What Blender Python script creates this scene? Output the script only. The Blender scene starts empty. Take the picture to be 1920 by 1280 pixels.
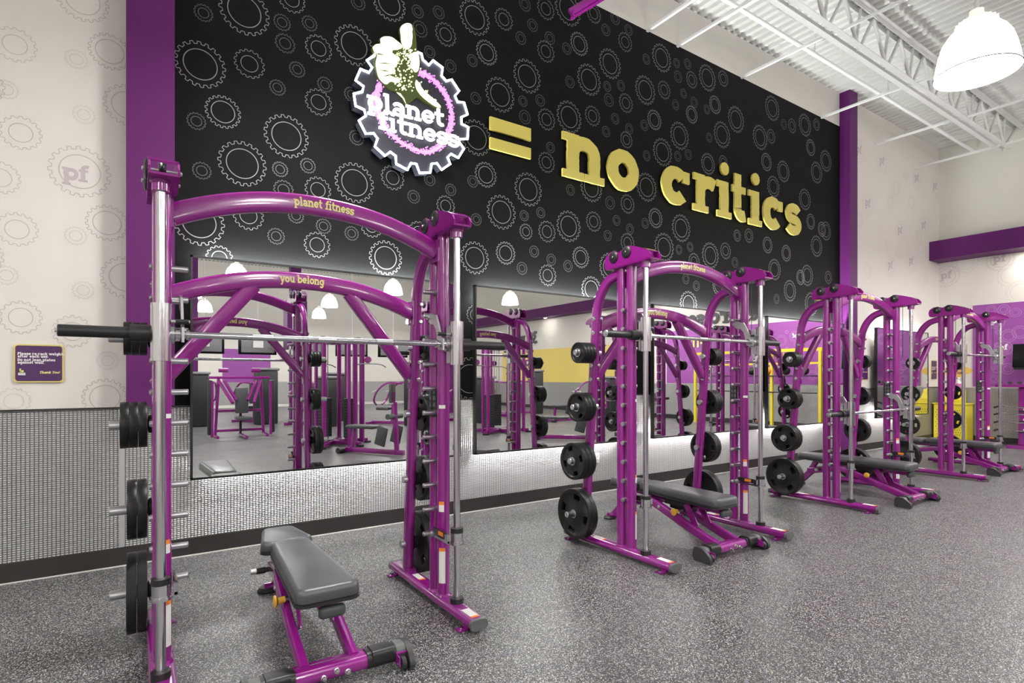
import bpy, bmesh, math, random
from mathutils import Vector as V, Matrix
random.seed(7)
SC = bpy.context.scene
COL = SC.collection
PI = math.pi

# ------------------------------------------------------------------ camera, world, exposure
F_PX, CX, HOR, CAM_H = 1048.0, 960.0, 706.0, 1.40
YAW = math.atan2(F_PX, 1557.0)
cam_d = bpy.data.cameras.new('camera')
cam_d.sensor_width = 36.0
cam_d.lens = F_PX / 1920 * 36
cam_d.shift_y = (HOR - 640) / 1920
cam_d.clip_start = 0.05
cam = bpy.data.objects.new('camera', cam_d)
cam.location = (0, 0, CAM_H)
cam.rotation_euler = (PI / 2, 0, -YAW)
COL.objects.link(cam)
SC.camera = cam
w = bpy.data.worlds.new('world')
SC.world = w
w.use_nodes = True
w.node_tree.nodes['Background'].inputs[0].default_value = (0.9, 0.95, 1, 1)
w.node_tree.nodes['Background'].inputs[1].default_value = 0.3
SC.view_settings.view_transform = 'Standard'
SC.view_settings.look = 'None'
SC.view_settings.gamma = 1
SC.view_settings.exposure = -0.4
SC.view_settings.use_curve_mapping = False
SC.cycles.use_denoising = True
SC.cycles.max_bounces = 10
SC.cycles.glossy_bounces = 6
SC.cycles.sample_clamp_indirect = 8
LAMP_W = 95.0          # watts of each pendant lamp
LAMP_X = (-2.9, 1.5, 5.94, 10.35, 13.6)  # last column is added out of view to brighten the right corner
LAMP_Y = (1.74, -2.55, -6.75, -11.05, -15.3)  # second row is added out of view for more light

# pixel -> world, used to read the survey of the photograph
FW = (math.sin(YAW), math.cos(YAW)); RT = (math.cos(YAW), -math.sin(YAW))
def ray(u, v):
    x = (u - CX) / F_PX
    return FW[0] + RT[0] * x, FW[1] + RT[1] * x, (HOR - v) / F_PX
def aty(u, v, Y):
    r = ray(u, v); t = Y / r[1]
    return r[0] * t, Y, CAM_H + r[2] * t
def atx(u, v, X):
    r = ray(u, v); t = X / r[0]
    return X, r[1] * t, CAM_H + r[2] * t
def depth(p): return p[0] * FW[0] + p[1] * FW[1]

# ------------------------------------------------------------------ materials
def mat(name, col, rough=0.5, metal=0.0, coat=0.0, emis=None, estr=0.0, bump=0.0, bscale=200.0, var=0.0, spec=0.5):
    m = bpy.data.materials.new(name); m.use_nodes = True
    nt = m.node_tree; b = nt.nodes['Principled BSDF']
    b.inputs['Base Color'].default_value = (*col, 1)
    b.inputs['Roughness'].default_value = rough
    b.inputs['Metallic'].default_value = metal
    b.inputs['Coat Weight'].default_value = coat
    b.inputs['Coat Roughness'].default_value = 0.06
    b.inputs['Specular IOR Level'].default_value = spec
    if emis:
        b.inputs['Emission Color'].default_value = (*emis, 1)
        b.inputs['Emission Strength'].default_value = estr
    tc = nt.nodes.new('ShaderNodeTexCoord')
    n = nt.nodes.new('ShaderNodeTexNoise'); n.inputs['Scale'].default_value = bscale
    n.inputs['Detail'].default_value = 3
    nt.links.new(tc.outputs['Object'], n.inputs['Vector'])
    mr = nt.nodes.new('ShaderNodeMapRange')
    mr.inputs['To Min'].default_value = max(0, rough - 0.012 - var)
    mr.inputs['To Max'].default_value = min(1, rough + 0.012 + var)
    nt.links.new(n.outputs['Fac'], mr.inputs['Value'])
    nt.links.new(mr.outputs['Result'], b.inputs['Roughness'])
    if bump:
        bp = nt.nodes.new('ShaderNodeBump'); bp.inputs['Strength'].default_value = bump
        bp.inputs['Distance'].default_value = 0.002
        nt.links.new(n.outputs['Fac'], bp.inputs['Height'])
        nt.links.new(bp.outputs['Normal'], b.inputs['Normal'])
    return m

M_PURPLE = mat('purple_paint', (0.235, 0.0095, 0.198), 0.21, 0.0, 0.7, bscale=4)
M_CHROME = mat('chrome', (0.60, 0.60, 0.63), 0.17, 1.0, bscale=3)
M_STEEL = mat('satin_steel', (0.58, 0.58, 0.60), 0.30, 1.0, bscale=3)
M_ALU = mat('bare_aluminium', (0.55, 0.55, 0.56), 0.42, 0.9, bscale=50)
M_RUB = mat('black_rubber', (0.012, 0.012, 0.013), 0.42, bump=0.15, bscale=300)
M_IRON = mat('black_iron', (0.009, 0.010, 0.010), 0.40, bump=0.1, bscale=120, spec=0.3)
M_GREYCAP = mat('grey_plastic', (0.10, 0.105, 0.105), 0.45)
M_CAPD = mat('dark_grey_plastic', (0.035, 0.036, 0.037), 0.42)
M_DARK = mat('black_plastic', (0.012, 0.012, 0.013), 0.4)
M_VINYL = mat('charcoal_vinyl', (0.072, 0.074, 0.082), 0.30, bump=0.25, bscale=500)
M_PIPING = mat('black_vinyl', (0.015, 0.015, 0.016), 0.4)
M_WHITE = mat('white_label', (0.75, 0.74, 0.72), 0.5)
M_ORANGE = mat('orange_label', (0.80, 0.22, 0.02), 0.5)
M_YKNOB = mat('yellow_plastic', (0.75, 0.42, 0.05), 0.4)
M_YELLOW = mat('yellow_letter_paint', (0.66, 0.56, 0.11), 0.5, bscale=20)
M_YDECAL = mat('pale_yellow_vinyl', (0.72, 0.66, 0.22), 0.5)
M_YBIN = mat('yellow_sheet_metal', (0.75, 0.62, 0.03), 0.45)
M_YWALL = mat('yellow_wall_paint', (0.70, 0.55, 0.14), 0.6, bscale=5)
M_WALLW = mat('pale_wallpaper', (0.66, 0.63, 0.585), 0.6, bump=0.05, bscale=400)
M_WLINE = mat('wallpaper_grey_line', (0.47, 0.435, 0.415), 0.6)
M_WLINE2 = mat('wallpaper_faint_line', (0.55, 0.52, 0.49), 0.6)
M_WPF = mat('wallpaper_lilac_letter', (0.47, 0.42, 0.44), 0.6)
M_WALLU = mat('warm_white_wall', (0.66, 0.645, 0.58), 0.65, bump=0.05, bscale=200)
M_BLACKW = mat('black_wallpaper', (0.0082, 0.0082, 0.0086), 0.55, bump=0.02, bscale=300, var=0.02, spec=0.05)
M_BLINE = mat('wallpaper_silver_line', (0.22, 0.22, 0.22), 0.45)
M_BLINE2 = mat('wallpaper_dim_line', (0.085, 0.085, 0.085), 0.45)
M_PCOL = mat('violet_wall_paint', (0.098, 0.0125, 0.106), 0.5, bscale=6, spec=0.2)
M_PPANEL = mat('violet_graphic_panel', (0.27, 0.06, 0.30), 0.45, bscale=6)
M_PPLINE = mat('lilac_graphic_line', (0.46, 0.24, 0.48), 0.5)
M_BASEB = mat('black_baseboard', (0.018, 0.015, 0.014), 0.5, bscale=12, var=0.08)
M_FRAME = mat('black_frame', (0.010, 0.009, 0.009), 0.35)
M_MIRROR = mat('mirror_glass', (0.86, 0.87, 0.87), 0.0, 1.0)
for l in list(M_MIRROR.node_tree.links):
    if l.to_socket.name == 'Roughness': M_MIRROR.node_tree.links.remove(l)
M_MIRROR.node_tree.nodes['Principled BSDF'].inputs['Roughness'].default_value = 0.0
M_LED = mat('led_strip', (1, 1, 1), 0.5, emis=(1.0, 0.97, 0.95), estr=110.0)
M_LEDT = mat('led_strip_upper', (1, 1, 1), 0.5, emis=(0.95, 1.0, 0.97), estr=780.0)
M_DECK = mat('white_roof_deck', (0.62, 0.62, 0.60), 0.55, bscale=4)
M_TRUSS = mat('pale_steel_paint', (0.60, 0.60, 0.59), 0.5, bscale=9)
M_DOME = mat('lit_lamp_shade', (0.9, 0.9, 0.9), 0.4, emis=(1.0, 0.985, 0.95), estr=36.0)
M_RIM = mat('lamp_rim', (0.12, 0.12, 0.14), 0.4)
M_LAMPTOP = mat('lamp_top', (0.8, 0.8, 0.74), 0.5, emis=(1, 0.97, 0.85), estr=0.7)
M_CORD = mat('white_cord', (0.75, 0.75, 0.75), 0.5)
M_SIGN = mat('purple_sign_print', (0.055, 0.008, 0.085), 0.4)
M_SIGNB = mat('yellow_sign_border', (0.62, 0.50, 0.13), 0.45)
M_NEONW = mat('lit_white_tube', (1, 1, 1), 0.4, emis=(0.80, 0.88, 1.0), estr=14.0)
M_NEONL = mat('lit_white_letter', (1, 1, 1), 0.4, emis=(0.97, 0.97, 1.0), estr=2.6)
M_NEONP = mat('lit_magenta_dots', (0.8, 0.3, 0.8), 0.4, emis=(1.0, 0.33, 0.95), estr=1.15)
M_NEONY = mat('lit_yellow_hand', (0.9, 0.95, 0.5), 0.4, emis=(0.98, 1.0, 0.58), estr=2.0)
M_NEONG = mat('lit_green_shade', (0.045, 0.065, 0.010), 0.5, emis=(0.20, 0.32, 0.02), estr=0.07)
M_LOGO = mat('dark_sign_face', (0.028, 0.028, 0.04), 0.4)
M_TV = mat('television_black', (0.004, 0.004, 0.0045), 0.35, spec=0.2)
M_TVB = mat('television_back_grey', (0.20, 0.20, 0.21), 0.45)
M_OUT = mat('white_plastic', (0.8, 0.8, 0.78), 0.4)
M_PINK = mat('pink_label', (0.65, 0.15, 0.45), 0.5)
M_GOLD = mat('gold_sign', (0.70, 0.46, 0.09), 0.5)
M_BLKLET = mat('black_letter', (0.012, 0.012, 0.014), 0.35)
M_CAULK = mat('pale_caulk', (0.6, 0.58, 0.55), 0.6)
M_SHROUD = mat('dark_shroud', (0.018, 0.02, 0.022), 0.4)
M_GRNPAD = mat('grey_green_pad', (0.05, 0.062, 0.06), 0.45, bump=0.2, bscale=400)

def floor_mat():
    m = bpy.data.materials.new('speckled_rubber_floor'); m.use_nodes = True
    nt = m.node_tree; b = nt.nodes['Principled BSDF']; N = nt.nodes.new; L = nt.links.new
    tc = N('ShaderNodeTexCoord')
    v = N('ShaderNodeTexVoronoi'); v.inputs['Scale'].default_value = 250
    L(tc.outputs['Object'], v.inputs['Vector'])
    sep = N('ShaderNodeSeparateColor'); L(v.outputs['Color'], sep.inputs[0])
    r = N('ShaderNodeValToRGB'); r.color_ramp.interpolation = 'CONSTANT'
    e = r.color_ramp.elements
    e[0].position = 0; e[0].color = (0.020, 0.020, 0.022, 1)
    e[1].position = 0.50; e[1].color = (0.055, 0.055, 0.062, 1)
    for p, c in ((0.70, (0.15, 0.15, 0.165, 1)), (0.82, (0.42, 0.42, 0.39, 1)), (0.91, (0.70, 0.68, 0.56, 1)), (0.97, (0.38, 0.38, 0.60, 1))):
        q = e.new(p); q.color = c
    L(sep.outputs[0], r.inputs['Fac'])
    L(r.outputs['Color'], b.inputs['Base Color'])
    n2 = N('ShaderNodeTexNoise'); n2.inputs['Scale'].default_value = 1.3; n2.inputs['Detail'].default_value = 4
    L(tc.outputs['Object'], n2.inputs['Vector'])
    mr = N('ShaderNodeMapRange'); mr.inputs['From Min'].default_value = 0.3; mr.inputs['From Max'].default_value = 0.7
    mr.inputs['To Min'].default_value = 0.33; mr.inputs['To Max'].default_value = 0.42
    L(n2.outputs['Fac'], mr.inputs['Value']); L(mr.outputs['Result'], b.inputs['Roughness'])
    b.inputs['Specular IOR Level'].default_value = 0.55
    bp = N('ShaderNodeBump'); bp.inputs['Strength'].default_value = 0.12; bp.inputs['Distance'].default_value = 0.001
    L(sep.outputs[1], bp.inputs['Height']); L(bp.outputs['Normal'], b.inputs['Normal'])
    return m
M_FLOOR = floor_mat()

def quilt_mat(name, col):
    # small pressed-metal pillows, 23 x 14.5 mm
    m = bpy.data.materials.new(name); m.use_nodes = True
    nt = m.node_tree; b = nt.nodes['Principled BSDF']; N = nt.nodes.new; L = nt.links.new
    tc = N('ShaderNodeTexCoord'); sx = N('ShaderNodeSeparateXYZ'); L(tc.outputs['Object'], sx.inputs[0])
    ad = N('ShaderNodeMath'); ad.operation = 'ADD'; L(sx.outputs['X'], ad.inputs[0]); L(sx.outputs['Y'], ad.inputs[1])
    def tri(sock, per):
        a = N('ShaderNodeMath'); a.operation = 'PINGPONG'; a.inputs[1].default_value = per / 2
        L(sock, a.inputs[0])
        d = N('ShaderNodeMath'); d.operation = 'DIVIDE'; d.inputs[1].default_value = per / 2
        L(a.outputs[0], d.inputs[0]); return d.outputs[0]
    tx = tri(ad.outputs[0], 0.0235); tz = tri(sx.outputs['Z'], 0.0150)
    mn = N('ShaderNodeMath'); mn.operation = 'MINIMUM'; L(tx, mn.inputs[0]); L(tz, mn.inputs[1])
    sm = N('ShaderNodeMapRange'); sm.interpolation_type = 'SMOOTHSTEP'
    sm.inputs['From Max'].default_value = 0.75; L(mn.outputs[0], sm.inputs['Value'])
    bp = N('ShaderNodeBump'); bp.inputs['Strength'].default_value = 1.0; bp.inputs['Distance'].default_value = 0.0035
    L(sm.outputs['Result'], bp.inputs['Height']); L(bp.outputs['Normal'], b.inputs['Normal'])
    cr = N('ShaderNodeValToRGB'); e = cr.color_ramp.elements
    e[0].position = 0.05; e[0].color = (col[0] * 0.18, col[1] * 0.18, col[2] * 0.18, 1)
    e[1].position = 0.45; e[1].color = (*col, 1)
    L(mn.outputs[0], cr.inputs['Fac']); L(cr.outputs['Color'], b.inputs['Base Color'])
    b.inputs['Metallic'].default_value = 0.75; b.inputs['Roughness'].default_value = 0.38
    return m
M_QUILT = quilt_mat('pressed_silver_panel', (0.62, 0.615, 0.61))

# ------------------------------------------------------------------ mesh builder
class MB:
    def __init__(s): s.v = []; s.f = []; s.m = []
    def add(s, verts, faces, m):
        o = len(s.v); s.v += [tuple(p) for p in verts]
        for f in faces: s.f.append([o + i for i in f]); s.m.append(m)
        return s
    def box(s, c, d, m, rot=None):
        P = [V((x * d[0] / 2, y * d[1] / 2, z * d[2] / 2)) for x in (-1, 1) for y in (-1, 1) for z in (-1, 1)]
        if rot is not None: P = [rot @ p for p in P]
        c = V(c)
        return s.add([p + c for p in P], [(0, 1, 3, 2), (4, 6, 7, 5), (0, 4, 5, 1), (2, 3, 7, 6), (0, 2, 6, 4), (1, 5, 7, 3)], m)
    def rbox(s, c, d, r, m, seg=2, rot=None, xf=None):
        bm = bmesh.new(); bmesh.ops.create_cube(bm, size=1)
        for q in bm.verts: q.co = V((q.co.x * d[0], q.co.y * d[1], q.co.z * d[2]))
        bmesh.ops.bevel(bm, geom=list(bm.edges), offset=r, segments=seg, affect='EDGES', profile=0.5)
        bm.verts.index_update()
        P = [q.co.copy() for q in bm.verts]
        if xf: P = [V(xf(p)) for p in P]
        if rot is not None: P = [rot @ p for p in P]
        F = [[q.index for q in f.verts] for f in bm.faces]; bm.free()
        c = V(c)
        return s.add([p + c for p in P], F, m)
    def cyl(s, p0, p1, r0, m, r1=None, n=16, caps=True):
        p0 = V(p0); p1 = V(p1); r1 = r0 if r1 is None else r1
        t = (p1 - p0).normalized(); a = t.orthogonal().normalized(); b = t.cross(a)
        P = []
        for k in range(n):
            q = 2 * PI * k / n; e = a * math.cos(q) + b * math.sin(q)
            P += [p0 + e * r0, p1 + e * r1]
        F = [(2 * k, 2 * ((k + 1) % n), 2 * ((k + 1) % n) + 1, 2 * k + 1) for k in range(n)]
        if caps: F += [[2 * k for k in range(n)][::-1], [2 * k + 1 for k in range(n)]]
        return s.add(P, F, m)
    def lathe(s, o, axis, prof, m, n=24):
        o = V(o); t = V(axis).normalized(); a = t.orthogonal().normalized(); b = t.cross(a); P = []; F = []
        for (r, h) in prof:
            for k in range(n):
                q = 2 * PI * k / n
                P.append(o + t * h + (a * math.cos(q) + b * math.sin(q)) * r)
        for j in range(len(prof) - 1):
            for k in range(n):
                k2 = (k + 1) % n
                F.append((j * n + k, j * n + k2, (j + 1) * n + k2, (j + 1) * n + k))
        return s.add(P, F, m)
    def sweep(s, path, prof, up, m, caps=True):
        path = [V(p) for p in path]; up = V(up); P = []; F = []; n = len(prof)
        for i, p in enumerate(path):
            t = (path[min(i + 1, len(path) - 1)] - path[max(i - 1, 0)]).normalized()
            a = (up - t * up.dot(t)).normalized(); b = t.cross(a)
            for (x, y) in prof: P.append(p + a * x + b * y)
        for j in range(len(path) - 1):
            for k in range(n):
                k2 = (k + 1) % n
                F.append((j * n + k, j * n + k2, (j + 1) * n + k2, (j + 1) * n + k))
        if caps: F += [list(range(n))[::-1], [(len(path) - 1) * n + k for k in range(n)]]
        return s.add(P, F, m)
    def tube(s, path, r, m, n=10, caps=True):
        path = [V(p) for p in path]
        t0 = (path[1] - path[0]).normalized()
        a = t0.orthogonal().normalized(); P = []; F = []
        for i, p in enumerate(path):
            t = (path[min(i + 1, len(path) - 1)] - path[max(i - 1, 0)]).normalized()
            a = (a - t * a.dot(t)).normalized(); b = t.cross(a)
            for k in range(n):
                q = 2 * PI * k / n; P.append(p + (a * math.cos(q) + b * math.sin(q)) * r)
        for j in range(len(path) - 1):
            for k in range(n):
                k2 = (k + 1) % n
                F.append((j * n + k, j * n + k2, (j + 1) * n + k2, (j + 1) * n + k))
        if caps: F += [list(range(n))[::-1], [(len(path) - 1) * n + k for k in range(n)]]
        return s.add(P, F, m)
    def prism(s, poly, o, ux, uy, dv, m):
        o = V(o); ux = V(ux); uy = V(uy); dv = V(dv); n = len(poly)
        A = [o + ux * x + uy * y for x, y in poly]
        P = A + [p + dv for p in A]
        F = [list(range(n))[::-1], [n + k for k in range(n)]]
        F += [(k, (k + 1) % n, n + (k + 1) % n, n + k) for k in range(n)]
        return s.add(P, F, m)
    def patch(s, base, r, a0, a1, z0, z1, m, n=6):
        # label wrapped round an upright tube; angles in degrees from +x
        P = []; F = []
        for k in range(n + 1):
            q = math.radians(a0 + (a1 - a0) * k / n)
            for z in (z0, z1): P.append((base[0] + r * math.cos(q), base[1] + r * math.sin(q), z))
        for k in range(n): F.append((2 * k, 2 * k + 2, 2 * k + 3, 2 * k + 1))
        return s.add(P, F, m)
    def build(s, name, parent=None, smooth=True, angle=0.7, loc=None):
        me = bpy.data.meshes.new(name)
        me.from_pydata(s.v, [], s.f)
        ms = []
        for m in s.m:
            if m not in ms: ms.append(m)
        for m in ms: me.materials.append(m)
        me.polygons.foreach_set('material_index', [ms.index(m) for m in s.m])
        bm = bmesh.new(); bm.from_mesh(me); bmesh.ops.recalc_face_normals(bm, faces=bm.faces); bm.to_mesh(me); bm.free()
        if smooth:
            me.polygons.foreach_set('use_smooth', [True] * len(me.polygons))
            me.set_sharp_from_angle(angle=angle)
        me.update()
        o = bpy.data.objects.new(name, me); COL.objects.link(o)
        if parent: o.parent = parent
        if loc: o.location = loc
        return o

def rrect(a, b, r, n=4):
    # rounded rectangle profile, full sizes a x b
    out = []
    for (sx, sy, q0) in ((1, 1, 0), (-1, 1, 90), (-1, -1, 180), (1, -1, 270)):
        for k in range(n + 1):
            q = math.radians(q0 + 90 * k / n)
            out.append((sx * (a / 2 - r) + r * math.cos(q), sy * (b / 2 - r) + r * math.sin(q)))
    return out
def arc(cx, cy, rx, ry, a0, a1, n=10):
    return [(cx + rx * math.cos(math.radians(a0 + (a1 - a0) * k / n)), cy + ry * math.sin(math.radians(a0 + (a1 - a0) * k / n))) for k in range(n + 1)]
def smooth_path(pts, n=6):
    # Catmull-Rom through the points
    P = [V(p) for p in pts]; P = [P[0] * 2 - P[1]] + P + [P[-1] * 2 - P[-2]]; out = []
    for i in range(1, len(P) - 2):
        for k in range(n):
            t = k / n; a, b, c, d = P[i - 1:i + 3]
            out.append(0.5 * ((2 * b) + (c - a) * t + (2 * a - 5 * b + 4 * c - d) * t * t + (3 * b - a - 3 * c + d) * t ** 3))
    out.append(P[-2]); return out
def tag(o, label, cat, group=None, kind=None):
    o['label'] = label; o['category'] = cat
    if group: o['group'] = group
    if kind: o['kind'] = kind
    return o
def thing(name, label, cat, loc=(0, 0, 0), rz=0, group=None):
    o = bpy.data.objects.new(name, None); COL.objects.link(o)
    o.empty_display_size = 0.1; o.location = loc; o.rotation_euler = (0, 0, rz)
    return tag(o, label, cat, group)
def struct(name, mb, **k):
    o = mb.build(name, **k); o['kind'] = 'structure'; return o
def copy_tree(o, parent=None):
    c = o.copy(); COL.objects.link(c)
    if parent: c.parent = parent
    for ch in list(o.children): copy_tree(ch, c)
    return c
def ordinal(k): return ('first', 'second', 'third', 'fourth', 'fifth', 'sixth', 'seventh')[k]

# ------------------------------------------------------------------ stroke lettering (slab serif), x-height = 1
def glyph(ch, w, slab=True):
    # returns (strokes, advance): stroke = (points, width)
    s = 0.17 if slab else 0.0; h = w / 2; S = []
    def st(*p, ww=w): S.append((list(p), ww))
    def serif(x, y, l=None, dx=0):
        if slab:
            l = w + 0.26 if l is None else l
            S.append(([(x - l / 2 + dx, y), (x + l / 2 + dx, y)], s))
    A = 1.42; D = -0.42; b0 = s / 2; t1 = 1 - s / 2
    adv = 1.0
    if ch == 'n' or ch == 'h' or ch == 'm':
        st((0.2, 0), (0.2, A if ch == 'h' else 1)); serif(0.2, b0); serif(0.2, (A if ch == 'h' else 1) - b0, w + .13, -.07)
        if ch == 'm':
            for x in (0.2, 0.68):
                S.append(([(x, .5)] + arc(x + .24, .62, .24, .38 - h, 180, 0) + [(x + .48, 0)], w)); serif(x + .48, b0)
            adv = 1.42
        else:
            S.append(([(0.2, .5)] + arc(.5, .60, .30, .40 - h, 180, 0) + [(.80, 0)], w)); serif(.80, b0); adv = 1.08
    elif ch == 'u':
        st((0.2, 1), (0.2, .4)); S.append((arc(.48, .4, .28, .4 - h, 180, 360) + [(.76, 1)], w)); st((.76, 1), (.76, 0))
        serif(.2, t1, w + .13, -.07); serif(.76, t1, w + .13, -.07); serif(.76, b0, w + .13, .07); adv = 1.02
    elif ch == 'o' or ch == '0':
        H = 1 if ch == 'o' else A
        S.append((arc(.48, H / 2, .48 - h, H / 2 - h, 0, 360, 24), w)); adv = 1.0
    elif ch == 'c' or ch == 'e':
        S.append((arc(.46, .5, .46 - h, .5 - h, 42 if ch == 'c' else 0, 318 if ch == 'c' else 325, 20), w))
        if ch == 'e': st((h * .7, .5), (.92 - h * .5, .5), ww=w * .72)
        elif slab: st((.80, .62), (.80, .92), ww=w * .7)
        adv = .94
    elif ch == 'r':
        st((.2, 0), (.2, 1)); serif(.2, b0, w + .3); serif(.2, t1, w + .13, -.07)
        S.append(([(.2, .5)] + arc(.56, .55, .36, .45 - h, 180, 55, 8), w)); adv = .84
    elif ch == 'i' or ch == 'j':
        st((.26, 0), (.26, 1)); serif(.26, b0); serif(.26, t1, w + .13, -.07)
        st((.26, 1.22), (.26, 1.22 + w * .9), ww=w * 1.05); adv = .56
    elif ch == 'l' or ch == 'I':
        T = A if ch == 'l' else 1.32
        st((.26, 0), (.26, T)); serif(.26, b0); serif(.26, T - b0, w + .13 if ch == 'l' else None, -.07 if ch == 'l' else 0); adv = .56
    elif ch == 't':
        S.append(([(.28, 1.34), (.28, .35)] + arc(.52, .35, .24, .35 - h, 180, 300, 7), w)); st((0, .90), (.66, .90), ww=.2); adv = .74
    elif ch == 'f':
        S.append(([(.28, 0), (.28, 1.05)] + arc(.54, 1.05, .26, .37 - h, 180, 60, 7), w)); st((0, .90), (.62, .90), ww=.2); serif(.28, b0, w + .32); adv = .68
    elif ch == 's' or ch == 'S':
        k = 1 if ch == 's' else 1.32
        r_ = (k - w * .92) / 4; p = arc(.42, k - h * .92 - r_, .38 - h * .6, r_, 20, 270, 16) + arc(.42, h * .92 + r_, .40 - h * .6, r_, 90, -158, 16)[1:]
        S.append((p, w * .92))
        if slab: st((.74, .70 * k), (.74, .93 * k), ww=w * .6); st((.10, .07 * k), (.10, .30 * k), ww=w * .6)
        adv = .86
    elif ch in 'pqbdg':
        top = A if ch in 'bd' else 1; bot = D if ch in 'pqg' else 0; x = .2 if ch in 'pb' else .76
        S.append((arc(.50, .5, .44 - h * .6, .5 - h, 0, 360, 20), w))
        if ch == 'g':
            S.append(([(.76, 1), (.76, -.08)] + arc(.46, -.08, .30, .34 - h * .5, 0, -150, 8), w)); serif(.84, t1, w + .1)
        else:
            st((x, bot), (x, top))
            if ch in 'pq': serif(x, D + b0)
            serif(x, top - b0, w + .13, -.07)
        adv = 1.02
    elif ch == 'a':
        S.append((arc(.42, .60, .32, .40 - h, 150, 0, 8) + [(.74, 0)], w)); S.append((arc(.40, .28, .30 - h * .3, .28 - h * .7, 0, 360, 14), w * .85))
        serif(.80, b0, w + .06); adv = .98
    elif ch == 'y' or ch == 'v':
        st((.16, 1), (.5, .02)); S.append(([(.86, 1), (.5, .02)] + ([(.34, D + .1), (.12, D + .1)] if ch == 'y' else []), w))
        serif(.16, t1, w + .22); serif(.86, t1, w + .22); adv = 1.0
    elif ch == 'w':
        for x0, x1 in ((.1, .4), (.7, .4), (.7, 1.0), (1.3, 1.0)): st((x0, 1), (x1, .02), ww=w * .85)
        serif(.1, t1, w + .18); serif(1.3, t1, w + .18); adv = 1.42
    elif ch == 'x':
        st((.14, 1), (.82, 0)); st((.82, 1), (.14, 0), ww=w * .8)
        for x in (.14, .82): serif(x, b0, w + .22); serif(x, t1, w + .22)
        adv = .98
    elif ch == 'k':
        st((.2, 0), (.2, A)); serif(.2, b0); st((.2, .45), (.72, .95), ww=w * .8); st((.38, .58), (.82, 0)); serif(.82, b0, w + .2); serif(.72, t1, w + .2); adv = 1.02
    elif ch == 'T':
        st((.5, 0), (.5, 1.32)); st((0, 1.32 - h * .8), (1, 1.32 - h * .8), ww=w * .8); serif(.5, b0); adv = 1.06
    elif ch == 'Y':
        st((.5, 0), (.5, .6)); st((.08, 1.32), (.5, .58)); st((.92, 1.32), (.5, .58)); serif(.5, b0); adv = 1.04
    elif ch == 'P' or ch == 'D':
        st((.2, 0), (.2, 1.32)); serif(.2, b0)
        lo = .52 if ch == 'P' else 0
        S.append(([(.2, 1.32 - h), (.5, 1.32 - h)] + arc(.5, (1.32 + lo) / 2, .36, (1.32 - lo) / 2 - h, 90, -90, 10) + [(.2, lo + h)], w)); adv = 1.0
    elif ch == 'F' or ch == 'E' or ch == 'L':
        st((.2, 0), (.2, 1.32))
        if ch != 'L': st((.2, 1.32 - h), (.85, 1.32 - h)); st((.2, .68), (.72, .68))
        if ch != 'F': st((.2, h), (.85, h))
        adv = .96
    elif ch == 'N':
        st((.2, 0), (.2, 1.32)); st((.84, 0), (.84, 1.32)); st((.2, 1.32), (.84, 0)); adv = 1.08
    elif ch == 'A':
        st((.1, 0), (.5, 1.32)); st((.9, 0), (.5, 1.32)); st((.25, .4), (.75, .4), ww=w * .8); adv = 1.02
    elif ch == 'C' or ch == 'G' or ch == 'O':
        S.append((arc(.5, .66, .48 - h, .66 - h, 45 if ch != 'O' else 0, 315 if ch != 'O' else 360, 20), w))
        if ch == 'G': st((.88, .1), (.88, .58)); st((.55, .58), (.9, .58), ww=w * .8)
        adv = 1.04
    elif ch == '3':
        S.append((arc(.42, 1.06, .36 - h * .5, .36 - h, 150, -90, 10) + arc(.42, .36, .40 - h * .5, .40 - h, 90, -150, 10)[1:], w)); adv = .94
    elif ch == '-': st((.05, .5), (.5, .5), ww=.2); adv = .56
    elif ch == '.': st((.1, .1), (.3, .1), ww=.22); adv = .42
    elif ch == '!': st((.2, .4), (.2, 1.32)); st((.1, .1), (.3, .1), ww=.22); adv = .46
    elif ch == ' ': adv = .52
    return S, adv
def ribbon(pts, wd, rough=0.0, closed=False):
    # outline pairs of a stroke
    n = len(pts); L = []; R = []
    if len(pts) == 2 and rough:
        a, b = pts; k = max(2, int(math.hypot(b[0] - a[0], b[1] - a[1]) / .1))
        pts = [(a[0] + (b[0] - a[0]) * i / k, a[1] + (b[1] - a[1]) * i / k) for i in range(k + 1)]; n = len(pts)
    for i, p in enumerate(pts):
        if closed: a = pts[i - 1]; b = pts[(i + 1) % n]
        else: a = pts[max(i - 1, 0)]; b = pts[min(i + 1, n - 1)]
        loop = (not closed) and math.hypot(pts[0][0] - pts[-1][0], pts[0][1] - pts[-1][1]) < 1e-6 and n > 3
        if loop and i == 0: a = pts[-2]
        if loop and i == n - 1: b = pts[1]
        dx, dy = b[0] - a[0], b[1] - a[1]; l = math.hypot(dx, dy) or 1
        nx, ny = -dy / l, dx / l
        q = wd / 2 * (1 + rough * random.uniform(-1, 1)); q2 = wd / 2 * (1 + rough * random.uniform(-1, 1))
        L.append((p[0] + nx * q, p[1] + ny * q)); R.append((p[0] - nx * q2, p[1] - ny * q2))
    return L, R
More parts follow.
